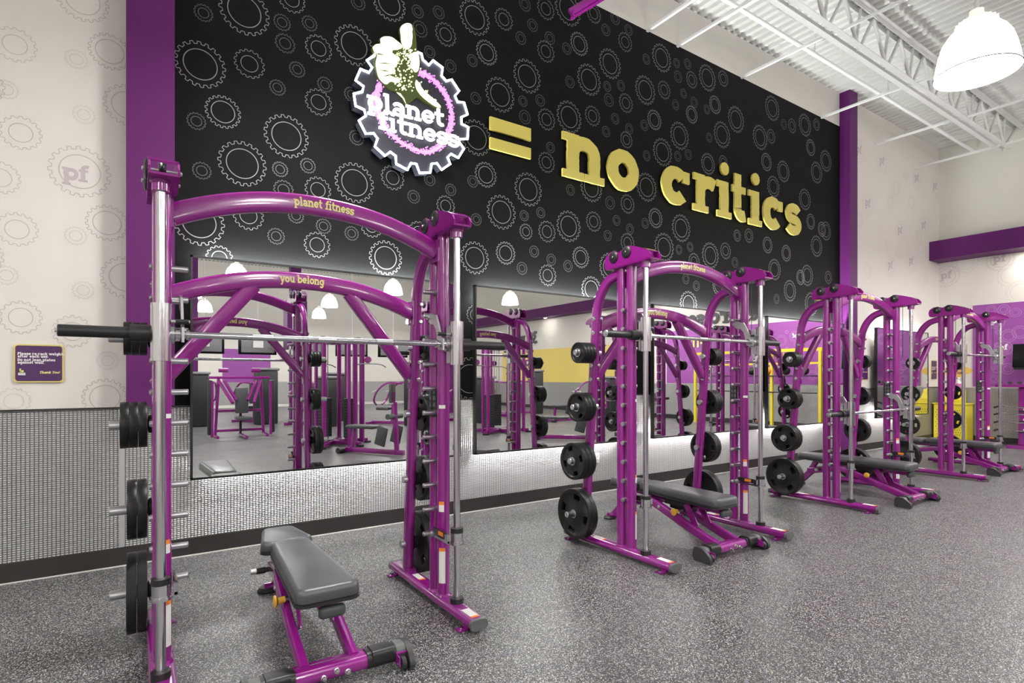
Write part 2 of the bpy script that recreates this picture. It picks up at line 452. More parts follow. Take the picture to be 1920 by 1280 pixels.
def text_mb(mb, txt, place, size, w, m, depth_v=None, slab=True, track=0.0, rough=0.0, shear=0.0, nv=(0, -1, 0), gap=.00035):
    # place(u, v) -> world point, u and v in metres along and above the baseline
    x = 0.0
    for ch in txt:
        S_i = 0
        S, adv = glyph(ch, w, slab)
        for pts, wd in S:
            L, R = ribbon(pts, wd, rough)
            off = V(nv) * gap * (S_i % 6); S_i += 1      # strokes lie one over the other like cut vinyl
            A = [V(place((p[0] + x + shear * p[1]) * size, p[1] * size)) + off for p in L]
            B = [V(place((p[0] + x + shear * p[1]) * size, p[1] * size)) + off for p in R]
            n = len(A)
            if depth_v is None:
                mb.add(A + B, [(k, k + 1, n + k + 1, n + k) for k in range(n - 1)], m)
            else:
                dv = V(depth_v); P = A + B + [p + dv for p in A] + [p + dv for p in B]
                F = []
                for k in range(n - 1):
                    F += [(k, k + 1, n + k + 1, n + k), (2 * n + k, 3 * n + k, 3 * n + k + 1, 2 * n + k + 1),
                          (k, 2 * n + k, 2 * n + k + 1, k + 1), (n + k, n + k + 1, 3 * n + k + 1, 3 * n + k)]
                F += [(0, n, 3 * n, 2 * n), (n - 1, 3 * n - 1, 4 * n - 1, 2 * n - 1)]
                mb.add(P, F, m)
        x += adv + track
    return x * size
def text_w(txt, w=.26, track=0.0): return sum(glyph(c, w)[1] + track for c in txt)

# ------------------------------------------------------------------ printed gears
def gear(mb, place, R, m, lw=None, teeth=None, inner=None, rot=0.0):
    if teeth is None: teeth = 20 if R > .12 else 16
    if lw is None: lw = .0062 if R > .12 else .0046
    if inner is None: inner = .66 if R > .12 else .56
    p = 2 * PI / teeth; pts = []; rv = R * .885
    for i in range(teeth):
        a = rot + i * p
        for (r, f) in ((rv, 0), (rv, .40), (R, .54), (R, .90)):
            pts.append((r * math.cos(a + f * p), r * math.sin(a + f * p)))
    for loop in (pts, [(R * inner * math.cos(2 * PI * k / 36), R * inner * math.sin(2 * PI * k / 36)) for k in range(36)]):
        L, Q = ribbon(loop, lw, closed=True); n = len(L)
        mb.add([place(*q) for q in L] + [place(*q) for q in Q], [(k, (k + 1) % n, n + (k + 1) % n, n + k) for k in range(n)], m)

# ================================================================== ROOM
WY = 5.06                 # long wall
EX = 14.98                # end wall at the right
X0, Y0 = -5.0, -18.0      # the far sides, behind the camera
CZ = 6.50                 # underside of the roof deck
mb = MB(); mb.box(((X0 + EX) / 2, (Y0 + WY) / 2, -.05), (EX - X0, WY - Y0, .1), M_FLOOR)
struct('floor', mb, smooth=False)

# long wall: pale left, black middle, pale right, all above the pressed-metal dado
BX0, BX1, BZ1, DZ0, DZ1 = 0.10, 10.62, 5.90, 0.135, 1.165
mb = MB()
mb.box(((X0 + EX) / 2, WY + .06, CZ / 2), (EX - X0, .12, CZ), M_WALLW)
mb.box(((BX0 + BX1) / 2, WY - .004, (DZ1 + BZ1) / 2), (BX1 - BX0, .010, BZ1 - DZ1), M_BLACKW)
BLK = [(190,68,42),(395,60,115),(630,0,65),(583,115,40),(720,120,37),(598,220,47),(765,245,65),(175,325,113),(420,322,70),(658,350,38),(943,230,98),(560,440,38),(797,425,37),(765,513,65),(155,608,42),(288,562,80),(605,683,105),(385,820,110),(182,855,42),(573,848,37),(712,830,37),(590,950,47),(762,950,63),(945,915,98),(1135,890,60),(1320,900,30),(1240,985,33),(1425,950,30),(1400,1030,50),(170,1115,112),(415,1080,70),(652,1080,37),(553,1182,40),(790,1132,37),(758,1225,63),(930,1168,35),(1030,1130,57),(1265,1165,57),(962,15,37),(1118,20,85),(1260,60,32),(1365,65,32),(1272,148,40),(1400,175,57),(1545,90,85),(1320,262,30),(1425,333,32),(1605,265,60),(1533,305,30),(1550,493,30),(1553,690,87),(1600,875,62),(1535,908,30),(1553,1098,30),(1545,1290,80),(955,690,37),(930,475,37),(270,1290,60),(1100,1290,85)]
BLK2 = [(190,20,30),(100,85,45),(375,40,70),(280,40,45),(223,110,27),(173,165,27),(297,165,27),(280,222,45),(370,210,25),(423,190,48),(577,80,27),(485,60,40),(36,240,55),(200,328,70),(84,408,72),(555,275,62),(465,343,65),(383,353,25),(537,130,25),(634,130,23),(620,182,40),(776,250,58),(710,255,22),(840,272,20),(887,275,22),(846,330,25),(905,343,35),(972,335,55),(1040,338,33),(706,388,60),(787,387,38),(543,372,22),(602,368,23),(550,430,28),(623,443,40),(870,402,20),(836,450,22),(915,440,23),(905,492,37),(970,470,20),(1005,450,38),(480,498,42),(380,503,67),(283,513,45),(190,503,30),(182,435,23),(256,432,25),(577,510,23),(538,565,23),(745,515,42),(702,538,23),(637,553,23),(625,600,35),(853,583,58),(780,653,58),(712,668,22),(845,670,22),(890,663,22),(1095,513,55),(1035,578,55),(980,590,20),(1198,590,52),(1250,465,52),(1390,537,47),(1300,533,22),(1335,540,30),(1440,535,25),(1245,585,30),(1225,695,38),(1298,735,45),(1415,633,35),(1440,740,45),(1480,690,45),(975,703,45),(1040,695,28),(1255,800,45),(1390,855,45),(1415,950,33),(1480,990,40),(1440,1055,45),(300,633,23),(283,697,43),(36,743,55),(205,813,70),(90,910,72),(385,815,23),(712,803,60),(630,875,40),(555,870,28),(475,805,60),(750,935,42),(860,978,58),(705,957,22),(583,945,22),(640,982,23),(485,950,42),(378,970,65),(258,912,23),(187,925,23),(195,993,33),(285,993,45),(630,1040,40),(545,1010,23),(108,1085,48),(230,1078,25),(430,1103,45),(303,1113,25),(178,1150,27),(375,1140,25),(288,1180,45),(555,1145,60),(787,1060,60),(850,1070,20),(898,1058,20),(1050,1075,35),(985,1095,55),(915,1120,35),(880,1195,22),(925,1225,22),(1260,1155,45),(1400,1180,45),(1310,1085,35),(1230,1050,35),(1150,1010,30),(1100,1010,25),(1090,1125,22),(1160,1170,22),(475,1240,55),(1020,1225,40),(1100,1250,35)]
PX_G = [(310 + x / 2.667, y / 2.667, r / 2.667) for x, y, r in BLK] + [(900 + x / 2.2857, y / 2.2857, r / 2.2857) for x, y, r in BLK2]
PX_G += [(1165, 500, 22), (1110, 545, 20), (1290, 570, 24), (1480, 545, 20), (1500, 520, 14), (1520, 570, 22), (1455, 560, 9), (1540, 430, 14), (1552, 520, 12), (880, 710, 40), (890, 590, 18)]
GEARS = []
for u, v, r in PX_G:
    p = aty(u, v, WY); R = r * depth(p) / F_PX
    if p[0] - R * .9 < BX0 + .02: continue
    if any(math.hypot(p[0] - a, p[2] - b) < .7 * max(R, c) for a, b, c in GEARS): continue
    GEARS.append((p[0], p[2], R))
for gx, gz, R in GEARS:
    top = BZ1 - gz
    clip = lambda x, z, gx=gx, gz=gz: (min(max(gx + x, BX0), BX1), WY - .0098, min(max(gz + z, DZ1), BZ1 - .002))
    gear(mb, clip, R, M_BLINE if R > .14 else M_BLINE2 if R < .085 else M_BLINE, rot=gx * 7)
LEFT = [(155,0,40),(28,84,32),(206,97,33),(143,111,17.5),(12,168,17.5),(157,215,17),(39,249,31),(240,198,38),(150,322,47),(32,430,31),(201,418,33),(142,442,17),(12,516,17.5),(156,544,16.5),(39,595,31),(236,520,39),(136,621,30),(202,676,17),(197,745,35),(26,752,25),(0,333,30),(-30,160,30),(-35,480,32)]
for u, v, r in LEFT:
    p = aty(u, v, WY); R = r * depth(p) / F_PX
    gear(mb, lambda x, z, p=p: (p[0] + x, WY - .002, max(p[2] + z, DZ1)), R, M_WLINE if R > .1 else M_WLINE2, rot=u)
p = aty(119, 335, WY)
text_mb(mb, 'pf', lambda u, v: (p[0] + u, WY - .0025, p[2] + v), .085, .30, M_WPF)
RIGHT = [(385,620,26),(350,700,26),(475,700,26),(165,810,26),(330,955,18),(395,1000,22),(215,1110,28),(520,910,24),(560,1160,18),(440,540,18)]
for x, y, r in RIGHT:
    q = aty(1560 + x / 3.2, 160 + y / 3.2, WY); R = r / 3.2 * depth(q) / F_PX * 1.7
    gear(mb, lambda a, b, q=q: (q[0] + a, WY - .002, q[2] + b), R, M_WLINE2, lw=.008)
for x, y in ((162,395),(300,462),(508,562),(618,610),(215,715),(408,875),(550,845),(475,1060),(350,1085)):
    q = aty(1560 + x / 3.2, 160 + y / 3.2, WY)
    gear(mb, lambda a, b, q=q: (q[0] + a, WY - .002, q[2] + b), .22, M_WLINE2, lw=.008)
    text_mb(mb, 'pf', lambda u, v, q=q: (q[0] - .10 + u, WY - .0025, q[2] - .04 + v), .115, .32, M_WPF)
struct('wall_back', mb, smooth=False)

# dado, its capping and the black base
mb = MB(); mb.box(((X0 + EX) / 2, WY - .006, (DZ0 + DZ1) / 2), (EX - X0, .014, DZ1 - DZ0), M_QUILT); struct('trim_1', mb, smooth=False)
mb = MB(); mb.box(((X0 + .0) / 2, WY - .012, DZ1 + .004), (0 - X0, .024, .014), M_BASEB)
mb.box(((.24 + EX) / 2, WY - .012, DZ1 + .004), (EX - .24, .024, .014), M_BASEB); struct('trim_2', mb, smooth=False)
mb = MB(); mb.box((-.085, WY - .014, .65), (.035, .012, 1.02), M_ALU); struct('trim_3', mb, smooth=False)
mb = MB(); mb.box(((X0 + EX) / 2, WY - .012, .0675), (EX - X0, .024, .135), M_BASEB)
mb.box(((X0 + EX) / 2, WY - .027, .004), (EX - X0, .008, .008), M_CAULK); struct('baseboard_back', mb, smooth=False)

# purple pilasters
mb = MB(); mb.box((.092, WY - .09 + .001, (DZ1 + CZ) / 2 + .01), (.30, .18, CZ - DZ1 - .02), M_PCOL); struct('column_left', mb, smooth=False)
mb = MB(); mb.box((10.655, WY - .09, CZ / 2), (.275, .18, CZ), M_PCOL); struct('column_right', mb, smooth=False)

# end wall (right), its purple graphic panel, beam, yellow part
mb = MB()
mb.box((EX + .06, (Y0 + WY) / 2, CZ / 2), (.12, WY - Y0, CZ), M_WALLU)
mb.box((EX - .004, (Y0 + WY) / 2, (1.165 + 3.95) / 2), (.01, WY - Y0, 3.95 - 1.165), M_WALLW)
mb.box((EX - .010, -8.7, (1.165 + 2.62) / 2), (.01, 9.0, 2.62 - 1.165), M_YWALL)
for x, y, r in ((1075, 1140, 40), (1130, 1240, 45), (800, 1060, 40)):
    q = atx(1560 + x / 3.2, 160 + y / 3.2, EX); gear(mb, lambda a, b, q=q: (EX - .0105, q[1] - a, q[2] + b), .24, M_WLINE2, lw=.008)
for x, y in ((1010, 1045), (690, 1145)):
    q = atx(1560 + x / 3.2, 160 + y / 3.2, EX); gear(mb, lambda a, b, q=q: (EX - .0105, q[1] - a, q[2] + b), .24, M_WLINE, lw=.008)
    text_mb(mb, 'pf', lambda u, v, q=q: (EX - .011, q[1] + .11 - u, q[2] - .05 + v), .12, .32, M_WPF, nv=(-1, 0, 0))
struct('wall_right', mb, smooth=False)
mb = MB(); mb.box((EX - .006, (Y0 + WY) / 2, (DZ0 + DZ1) / 2), (.014, WY - Y0, DZ1 - DZ0), M_QUILT); struct('trim_4', mb, smooth=False)
mb = MB(); mb.box((EX - .012, (Y0 + WY - .05) / 2, .0675), (.024, WY - .05 - Y0, .135), M_BASEB); struct('baseboard_right', mb, smooth=False)
mb = MB(); mb.box(((14.43 + EX) / 2, (Y0 + WY) / 2, (3.945 + 4.35) / 2), (EX - 14.43, WY - Y0, .405), M_PCOL); struct('beam_right', mb, smooth=False)

for i, y in enumerate((-9.4, -6.2, -3.0, .2, 3.4)):
    t = thing('downlight', 'recessed downlight under the violet beam of the end wall, %s from the black wall' % ('fifth', 'fourth', 'third', 'second', 'first')[i], 'lamp', (14.70, y, 3.945), 0, 'downlights under the violet beam')
    m = MB(); m.cyl((0, 0, -.004), (0, 0, .002), .075, M_DOME, n=20); m.build('lens', t)
    m = MB(); m.lathe((0, 0, -.008), (0, 0, 1), [(.076, 0), (.095, 0), (.095, .008), (.076, .008), (.076, 0)], M_OUT, 24); m.build('trim_ring', t)
    l = bpy.data.lights.new('bulb_light', 'AREA'); l.shape = 'DISK'; l.size = .12; l.energy = 14; l.color = (1.0, .95, .86)
    lo = bpy.data.objects.new('bulb_light', l); COL.objects.link(lo); lo.location = (0, 0, -.012); lo.parent = t

# other walls, behind the camera
mb = MB(); mb.box((X0 - .06, (Y0 + WY) / 2, CZ / 2), (.12, WY - Y0, CZ), M_WALLW); struct('wall_left', mb, smooth=False)
mb = MB(); mb.box(((X0 + EX) / 2, Y0 - .06, CZ / 2), (EX - X0, .12, CZ), M_WALLW)
mb.box(((X0 + EX) / 2, Y0 + .004, .65), (EX - X0, .01, 1.03), M_QUILT)
mb.box((4.2, Y0 + .008, 1.9), (2.0, .012, 1.5), M_PPANEL); struct('wall_front', mb, smooth=False)

# corrugated roof deck
mb = MB(); P = []; F = []; per = .155; amp = .042
x = X0; prof = []
while x < EX + .2:
    prof += [(x, CZ), (x + .055, CZ), (x + .075, CZ + amp), (x + .135, CZ + amp)]; x += per
for (px, pz) in prof: P += [(px, Y0, pz), (px, WY + .1, pz)]
for k in range(len(prof) - 1): F.append((2 * k, 2 * k + 2, 2 * k + 3, 2 * k + 1))
mb.add(P, F, M_DECK)
mb.box(((X0 + EX) / 2, (Y0 + WY) / 2, CZ + .12), (EX - X0 + .3, WY - Y0 + .3, .04), M_DECK)
struct('ceiling', mb, smooth=False)

# open-web joists along the room
def joist(y, x1, n_first):
    mb = MB(); zb, zt = 5.85, CZ - .015; xa = X0 + .2; xb = x1
    for dy in (-.045, .045):
        mb.box(((xa + xb) / 2, y + dy, zb + .03), (xb - xa, .010, .06), M_TRUSS)
        mb.box(((xa + xb) / 2, y + dy * 1.55, zb + .003), (xb - xa, .075, .008), M_TRUSS)
        mb.box(((xa + EX - .02) / 2, y + dy, zt - .03), (EX - .02 - xa, .010, .06), M_TRUSS)
        mb.box(((xa + EX - .02) / 2, y + dy * 1.55, zt - .003), (EX - .02 - xa, .075, .008), M_TRUSS)
    step = 1.22; k = 0; x = xb - .1
    while x > xa + step:
        mb.cyl((x, y, zb + .03), (x - .42, y, zt - .03), .026, M_TRUSS, n=8)
        mb.cyl((x - .84, y, zb + .03), (x - .42, y, zt - .03), .020, M_TRUSS, n=8)
        mb.cyl((x - .10, y, zb + .03), (x + .05, y, zt - .03), .020, M_TRUSS, n=8)
        x -= .84; k += 1
    mb.cyl((xb - .1, y, zb + .03), (EX - .15, y, zt - .03), .024, M_TRUSS, n=8)
    return mb
for i, y in enumerate((3.70, -1.2, -6.0, -10.9)):
    o = joist(y, 14.2, i).build('roof_joist', smooth=False)
    tag(o, ('pale steel open-web joist nearest the black wall', 'pale steel joist second from the black wall', 'pale steel joist third from the black wall', 'pale steel joist farthest from the black wall')[i], 'joist', 'roof joists')
    o['kind'] = 'structure'
# bridging rods from the joist to the wall
for i, (x, z) in enumerate(((5.52, 5.93), (6.11, 5.92), (7.56, 5.93), (9.87, 5.92), (11.88, 5.92), (13.85, 5.86))):
    mb = MB(); mb.box((x, (WY + 3.70) / 2, (z + 5.87) / 2), (.035, WY - 3.70, .035), M_CORD)
    mb.box((x, (3.70 - 1.2) / 2, 5.87), (.035, 4.9, .03), M_CORD)
    struct('trim_%d' % (5 + i), mb, smooth=False)
mb = MB(); mb.cyl((X0 + .1, 4.39, 6.2), (14.86, 4.39, 6.2), .030, M_CORD, n=12)
for x in (6.0, 8.4, 10.8, 13.2): mb.cyl((x, 4.39, 6.2), (x, 4.39, CZ + .01), .008, M_CORD, n=6)
o = mb.build('sprinkler_pipe'); tag(o, 'thin white sprinkler pipe under the roof deck along the black wall', 'pipe')
# purple double-angle brace reaching out of the top of the picture
pa = V(aty(1072, 29, 4.72)); pb = V(aty(1150, -18, 4.5)); d = (pb - pa).normalized()
sd = d.cross(V((0, 0, 1))).normalized(); n2 = sd.cross(d)
rot = Matrix((sd, d, n2)).transposed(); pb = pa + d * (CZ - .01 - pa.z) / d.z
mb = MB()
for sgn in (-1, 1):
    mb.box((pa + pb) / 2 + sd * sgn * .048, (.072, (pb - pa).length, .012), M_PURPLE, rot)
    mb.box((pa + pb) / 2 + sd * sgn * .016 + n2 * .035, (.010, (pb - pa).length, .07), M_PURPLE, rot)
mb.cyl(pa + d * .02 - n2 * .03, pa + d * .02 + n2 * .03, .014, M_PURPLE, n=10)
o = mb.build('roof_brace', smooth=False); tag(o, 'purple double-angle steel brace coming down near the top of the black wall', 'brace'); o['kind'] = 'structure'

# ================================================================== PENDANT LAMPS
def lamp_obj(x, y, label):
    t = thing('pendant_lamp', label, 'lamp', (x, y, 3.98), 0, 'white dome pendant lamps')
    m = MB(); pr = []
    for k in range(11):
        q = math.radians(8 + 82 * k / 10); pr.append((.085 + .205 * math.sin(q) ** .8, .40 - .40 * (1 - math.cos(q)) ** 1.0 if k < 10 else 0))
    pr = [(.115, .40), (.165, .375), (.205, .33), (.240, .27), (.264, .19), (.282, .10), (.293, .03), (.296, 0), (.288, 0), (.275, .10), (.235, .255), (.16, .36), (.0, .385)]
    m.lathe((0, 0, 0), (0, 0, 1), pr, M_DOME, 40); m.build('shade', t)
    m = MB(); m.lathe((0, 0, 0), (0, 0, 1), [(.297, -.003), (.301, -.003), (.301, .006), (.297, .006), (.297, -.003)], M_RIM, 40); m.build('rim', t)
    m = MB()
    m.lathe((0, 0, .385), (0, 0, 1), [(.0, 0), (.135, 0), (.135, .05), (.09, .085), (.05, .09), (.05, .15), (0, .15)], M_LAMPTOP, 24)
    for k in range(20):
        a = 2 * PI * k / 20; m.box((.137 * math.cos(a), .137 * math.sin(a), .41), (.02, .006, .05), M_LAMPTOP, Matrix.Rotation(a, 3, 'Z'))
    m.build('ballast_housing', t)
    m = MB(); m.cyl((0, 0, .53), (0, 0, CZ - 3.98 - .0), .007, M_CORD, n=8)
    m.cyl((0, 0, .53), (0, 0, .62), .016, M_CORD, n=10); m.build('cord', t)
    l = bpy.data.lights.new('bulb_light', 'AREA'); l.shape = 'DISK'; l.size = .5; l.energy = LAMP_W; l.color = (1.0, .975, .94)
    lo = bpy.data.objects.new('bulb_light', l); COL.objects.link(lo); lo.location = (0, 0, .012); lo.parent = t
    return t
for j, y in enumerate(LAMP_Y):
    for i, x in enumerate(LAMP_X):
        if i == 4 and j > 1: continue  # added corner lamps hang only in the two rows nearest the black wall
        if i == 2 and j == 0: lb = 'white dome pendant lamp hanging in plain view at the top right'
        else: lb = 'white pendant lamp, %s along its row, %s row from the black wall' % (ordinal(i), ordinal(j))
        lamp_obj(x + (.75 if j in (2, 4) else 0), 3.2 if (i, j) == (1, 0) else y, lb)  # one unseen lamp is set off its row to brighten floor near the wall

# ================================================================== MIRRORS with light strips behind
MYG = 4.93
MX = ((.347, 2.35), (2.866, 2.30), (5.50, 2.36), (8.05, 2.36), (11.66, 2.36))
MZ0, MZ1 = .606, 2.335
MLAB = ('black-framed wall mirror behind the nearest rack, leftmost of the wall', 'black-framed wall mirror between the first and second rack', 'black-framed wall mirror behind the second rack', 'black-framed wall mirror behind the third rack, left of the right purple pilaster', 'black-framed wall mirror on the pale wall, right of the right purple pilaster')
for i, (x0, wd) in enumerate(MX):
    t = thing('wall_mirror', MLAB[i], 'mirror', (x0, MYG, MZ0), 0, 'backlit wall mirrors')
    h = MZ1 - MZ0; fw = .016
    m = MB(); m.box((wd / 2, .006, h / 2), (wd - .004, .006, h - .004), M_MIRROR); m.build('glass', t, smooth=False)
    m = MB()
    m.box((fw / 2, .022, h / 2), (fw, .052, h), M_FRAME); m.box((wd - fw / 2, .022, h / 2), (fw, .052, h), M_FRAME)
    m.box((wd / 2, .022, fw / 2), (wd, .052, fw), M_FRAME); m.box((wd / 2, .022, h - fw / 2), (wd, .052, fw), M_FRAME)
    m.box((wd / 2, .036, h / 2), (wd - .01, .02, h - .01), M_FRAME)
    m.box((wd / 2, .085, h / 2), (wd * .8, .06, h * .8), M_FRAME); m.build('frame', t, smooth=False)
    for nm, c, d in (('top', (wd / 2, .078, h - .075), (wd - .2, .022, .02)), ('bottom', (wd / 2, .078, .075), (wd - .2, .022, .02))):
        m = MB(); m.box(c, d, M_LEDT if nm == 'top' and i < 4 else M_LED); m.build('light_strip', t, smooth=False)

# ================================================================== YELLOW LETTERS
LY = WY - .062
def dense(pts):
    # points about every 0.07, so that the ragged edge is even along straight and curved strokes
    out = []
    for a, b in zip(pts, pts[1:]):
        k = max(1, int(math.hypot(b[0] - a[0], b[1] - a[1]) / .07))
        out += [(a[0] + (b[0] - a[0]) * i / k, a[1] + (b[1] - a[1]) * i / k) for i in range(k)]
    return out + [pts[-1]]
def wall_place(x0, z0, y=LY): return lambda u, v: (x0 + u, y, z0 + v)
t = thing('wall_lettering', 'large yellow slab-serif letters reading = no critics on the black wall', 'sign', (0, LY, 3.75))
K = LY / WY
def zk(z): return CAM_H + (z - CAM_H) * K
for (z0, z1) in ((4.03, 4.17), (3.83, 3.95)):
    m = MB(); za, zb = zk(z0), zk(z1)
    m.box((3.395 * K, LY + .012, (za + zb) / 2), (.535 * K, .024, zb - za), M_YELLOW)
    o = m.build('equals_bar', t, smooth=False); o.matrix_parent_inverse = Matrix.Translation((0, -LY, -3.75))
LET = [('n', 4.116, 4.775), ('o', 4.825, 5.377), ('c', 5.811, 6.378), ('r', 6.458, 6.969), ('i', 6.994, 7.336), ('t', 7.349, 7.70), ('i', 7.763, 8.115), ('c', 8.143, 8.690), ('s', 8.79, 9.255)]
ZB = zk(3.738); XH = (zk(4.262) - ZB)
for ch, xa, xb in LET:
    m = MB(); random.seed(ord(ch) + int(xa * 10))
    S, adv = glyph(ch, .32)
    if ch == 's': S = S[:1]
    if ch == 'i': S[-1] = (arc(.27, 1.36, .085, .095, 0, 360, 12), .17)
    us = []
    for pts, wd in S:
        L, R = ribbon(pts, wd); us += [q[0] for q in L + R]
    u0, u1 = min(us), max(us); sx = (xb - xa) * K / (u1 - u0)
    for si, (pts, wd) in enumerate(S):
        pts = dense(pts); L, R = ribbon(pts, wd, .055); yl = LY - .0003 * si
        A = [V((xa * K + (p[0] - u0) * sx, yl, ZB + p[1] * XH)) for p in L]; B = [V((xa * K + (p[0] - u0) * sx, yl, ZB + p[1] * XH)) for p in R]
        n = len(A); dv = V((0, .026, 0)); P = A + B + [p + dv for p in A] + [p + dv for p in B]; F = []
        for k in range(n - 1):
            F += [(k, k + 1, n + k + 1, n + k), (k, 2 * n + k, 2 * n + k + 1, k + 1), (n + k, n + k + 1, 3 * n + k + 1, 3 * n + k), (2 * n + k, 3 * n + k, 3 * n + k + 1, 2 * n + k + 1)]
        F += [(0, n, 3 * n, 2 * n), (n - 1, 3 * n - 1, 4 * n - 1, 2 * n - 1)]
        m.add(P, F, M_YELLOW)
    o = m.build('letter', t, smooth=False); o.matrix_parent_inverse = Matrix.Translation((0, -LY, -3.75))

# ================================================================== LIT LOGO SIGN
NY = WY - .15
def L4(x, y, Y=NY): return aty(620 + x / 4, 20 + y / 4, Y)
GEARPX = [(640,310),(680,325),(690,370),(735,410),(765,375),(838,430),(830,490),(865,530),(905,518),(962,605),(930,640),(950,685),(998,690),(1025,780),(978,800),(980,850),(1030,875),(1025,962),(965,965),(960,985),(998,1035),(955,1105),(900,1075),(875,1100),(895,1150),(830,1195),(795,1145),(755,1150),(745,1215),(665,1218),(640,1150),(600,1145),(575,1195),(490,1150),(485,1090),(445,1060),(405,1090),(330,1020),(350,960),(320,920),(262,925),(210,825),(262,790),(250,745),(185,715),(172,625),(235,610),(245,570),(185,525),(222,440),(285,465),(310,430),(270,375),(330,335)]
HAND = [(640,300),(655,330),(662,400),(655,470),(640,530),(690,600),(760,660),(815,712),(822,742),(770,735),(690,690),(640,660),(600,690),(555,708),(525,650),(490,618),(440,600),(400,570),(375,545),(345,505),(332,450),(320,385),(335,335),(312,318),(305,280),(335,258),(365,252),(362,218),(400,200),(450,205),(490,232),(525,258),(515,190),(510,150),(525,118),(560,101),(600,108),(622,140),(632,200)]
t = thing('lit_logo_sign', 'illuminated gear sign with thumbs-up hand reading planet fitness on the black wall', 'sign', (2.25, NY, 4.0))
inv = Matrix.Translation((-2.25, -NY, -4.0))
def part(m, nm, **k):
    o = m.build(nm, t, **k); o.matrix_parent_inverse = inv; return o
pl = [L4(*q) for q in GEARPX]; poly = [(p[0], p[2]) for p in pl]
m = MB(); m.prism(poly, (0, NY + .001, 0), (1, 0, 0), (0, 0, 1), (0, .10, 0), M_LOGO)
def soft(px, n=3):
    out = []; N_ = len(px)
    for i in range(N_):
        a, b, c, d_ = px[i - 1], px[i], px[(i + 1) % N_], px[(i + 2) % N_]
        for k in range(n):
            t_ = k / n
            out.append(tuple(.5 * (2 * b[j] + (c[j] - a[j]) * t_ + (2 * a[j] - 5 * b[j] + 4 * c[j] - d_[j]) * t_ * t_ + (3 * b[j] - a[j] - 3 * c[j] + d_[j]) * t_ ** 3) for j in (0, 1)))
    return out
hp = [(L4(*q)[0], L4(*q)[2]) for q in soft(HAND)]
cx_, cz_ = sum(p[0] for p in poly) / len(poly), sum(p[1] for p in poly) / len(poly)
m.cyl((cx_, NY + .10, cz_), (cx_, WY - .004, cz_), .38, M_LOGO, n=20); part(m, 'backing_panel', smooth=False)
m = MB(); m.tube([V((p[0], NY - .006, p[2])) for p in pl], .011, M_NEONW, 6); part(m, 'gear_outline_tube')
# ring of dots
RING = [(660,460),(710,480),(780,530),(840,600),(890,700),(907,800),(898,880),(860,970),(800,1035),(700,1060),(580,1020),(480,950),(410,870),(365,790),(345,720),(335,660),(348,610),(375,550)]
rp = smooth_path([V(L4(*q, NY - .002)) for q in RING], 8)
m = MB(); random.seed(3)
for i in range(len(rp) - 1):
    p, q = rp[i], rp[i + 1]
    m.tube([p, q], .010, M_NEONP, 6)
    for k in range(16):
        s = p.lerp(q, random.random()); r = random.uniform(.003, .0075)
        c = s + V((random.gauss(0, .015), 0, random.gauss(0, .015)))
        m.cyl(c + V((0, .004, 0)), c + V((0, -.004, 0)), r, M_NEONP, n=7)
part(m, 'dotted_ring')
# hand: green shade plate with lit patches over it
m = MB(); m.prism(hp, (0, NY - .022, 0), (1, 0, 0), (0, 0, 1), (0, .03, 0), M_NEONG); part(m, 'hand_plate', smooth=False)
def lit(px, m, y=NY - .026, mm=None): m.prism([(L4(*q)[0], L4(*q)[2]) for q in (soft(px) if len(px) > 5 else px)], (0, y, 0), (1, 0, 0), (0, 0, 1), (0, .008, 0), mm or M_NEONY)
m = MB()
lit([(545,290),(525,250),(518,190),(513,150),(527,122),(560,105),(592,111),(604,140),(606,190),(602,250),(590,285),(565,300)], m)
lit([(312,300),(310,282),(335,262),(368,256),(366,220),(400,204),(450,209),(488,236),(520,262),(530,285),(500,300),(460,305),(455,325),(480,345),(505,360),(510,385),(480,400),(490,420),(470,440),(478,462),(462,480),(430,490),(450,500),(500,522),(512,545),(480,548),(440,540),(415,560),(385,548),(352,508),(338,455),(330,400),(342,345),(325,325)], m)
lit([(600,330),(640,318),(652,345),(657,400),(650,455),(625,470),(605,440),(596,400),(590,360)], m)
lit([(632,530),(650,545),(690,605),(755,662),(810,715),(812,735),(770,722),(700,672),(650,620),(628,570)], m)
lit([(488,620),(515,628),(545,670),(556,706),(530,660)], m)
random.seed(11)
for k in range(70):
    x = random.gauss(575, 28); y = random.uniform(300, 470)
    lit([(x + 5 * math.cos(a), y + 6 * math.sin(a)) for a in (0, 1.3, 2.5, 3.8, 5)], m)
for k in range(150):
    cx0, cy0, sp = random.choice(((500, 340, 16), (490, 420, 16), (505, 500, 16), (560, 290, 14), (598, 430, 12), (590, 350, 10), (650, 560, 12), (700, 620, 12), (760, 680, 12)))
    x = random.gauss(cx0, sp); y = random.gauss(cy0, sp); q_ = random.uniform(2, 5)
    lit([(x + q_ * math.cos(a), y + q_ * math.sin(a)) for a in (0, 1.3, 2.5, 3.8, 5)], m)
for k in range(40):
    x = random.uniform(470, 620); y = random.uniform(560, 610) if k % 2 else random.uniform(470, 560)
    s = random.uniform(3, 8); lit([(x + s * math.cos(a), y + s * math.sin(a)) for a in (0, 1.3, 2.5, 3.8, 5)], m)
part(m, 'lit_hand_patch', smooth=False)
m = MB()
for px in ([(330,335),(355,330),(400,345),(350,340)], [(345,405),(400,400),(455,412),(400,408)], [(345,455),(400,455),(440,470),(395,463)], [(380,505),(420,490),(450,492),(415,500)], [(600,140),(606,200),(600,270),(612,200)]):
    lit(px, m, NY - .028, M_NEONG)
part(m, 'knuckle_line', smooth=False)
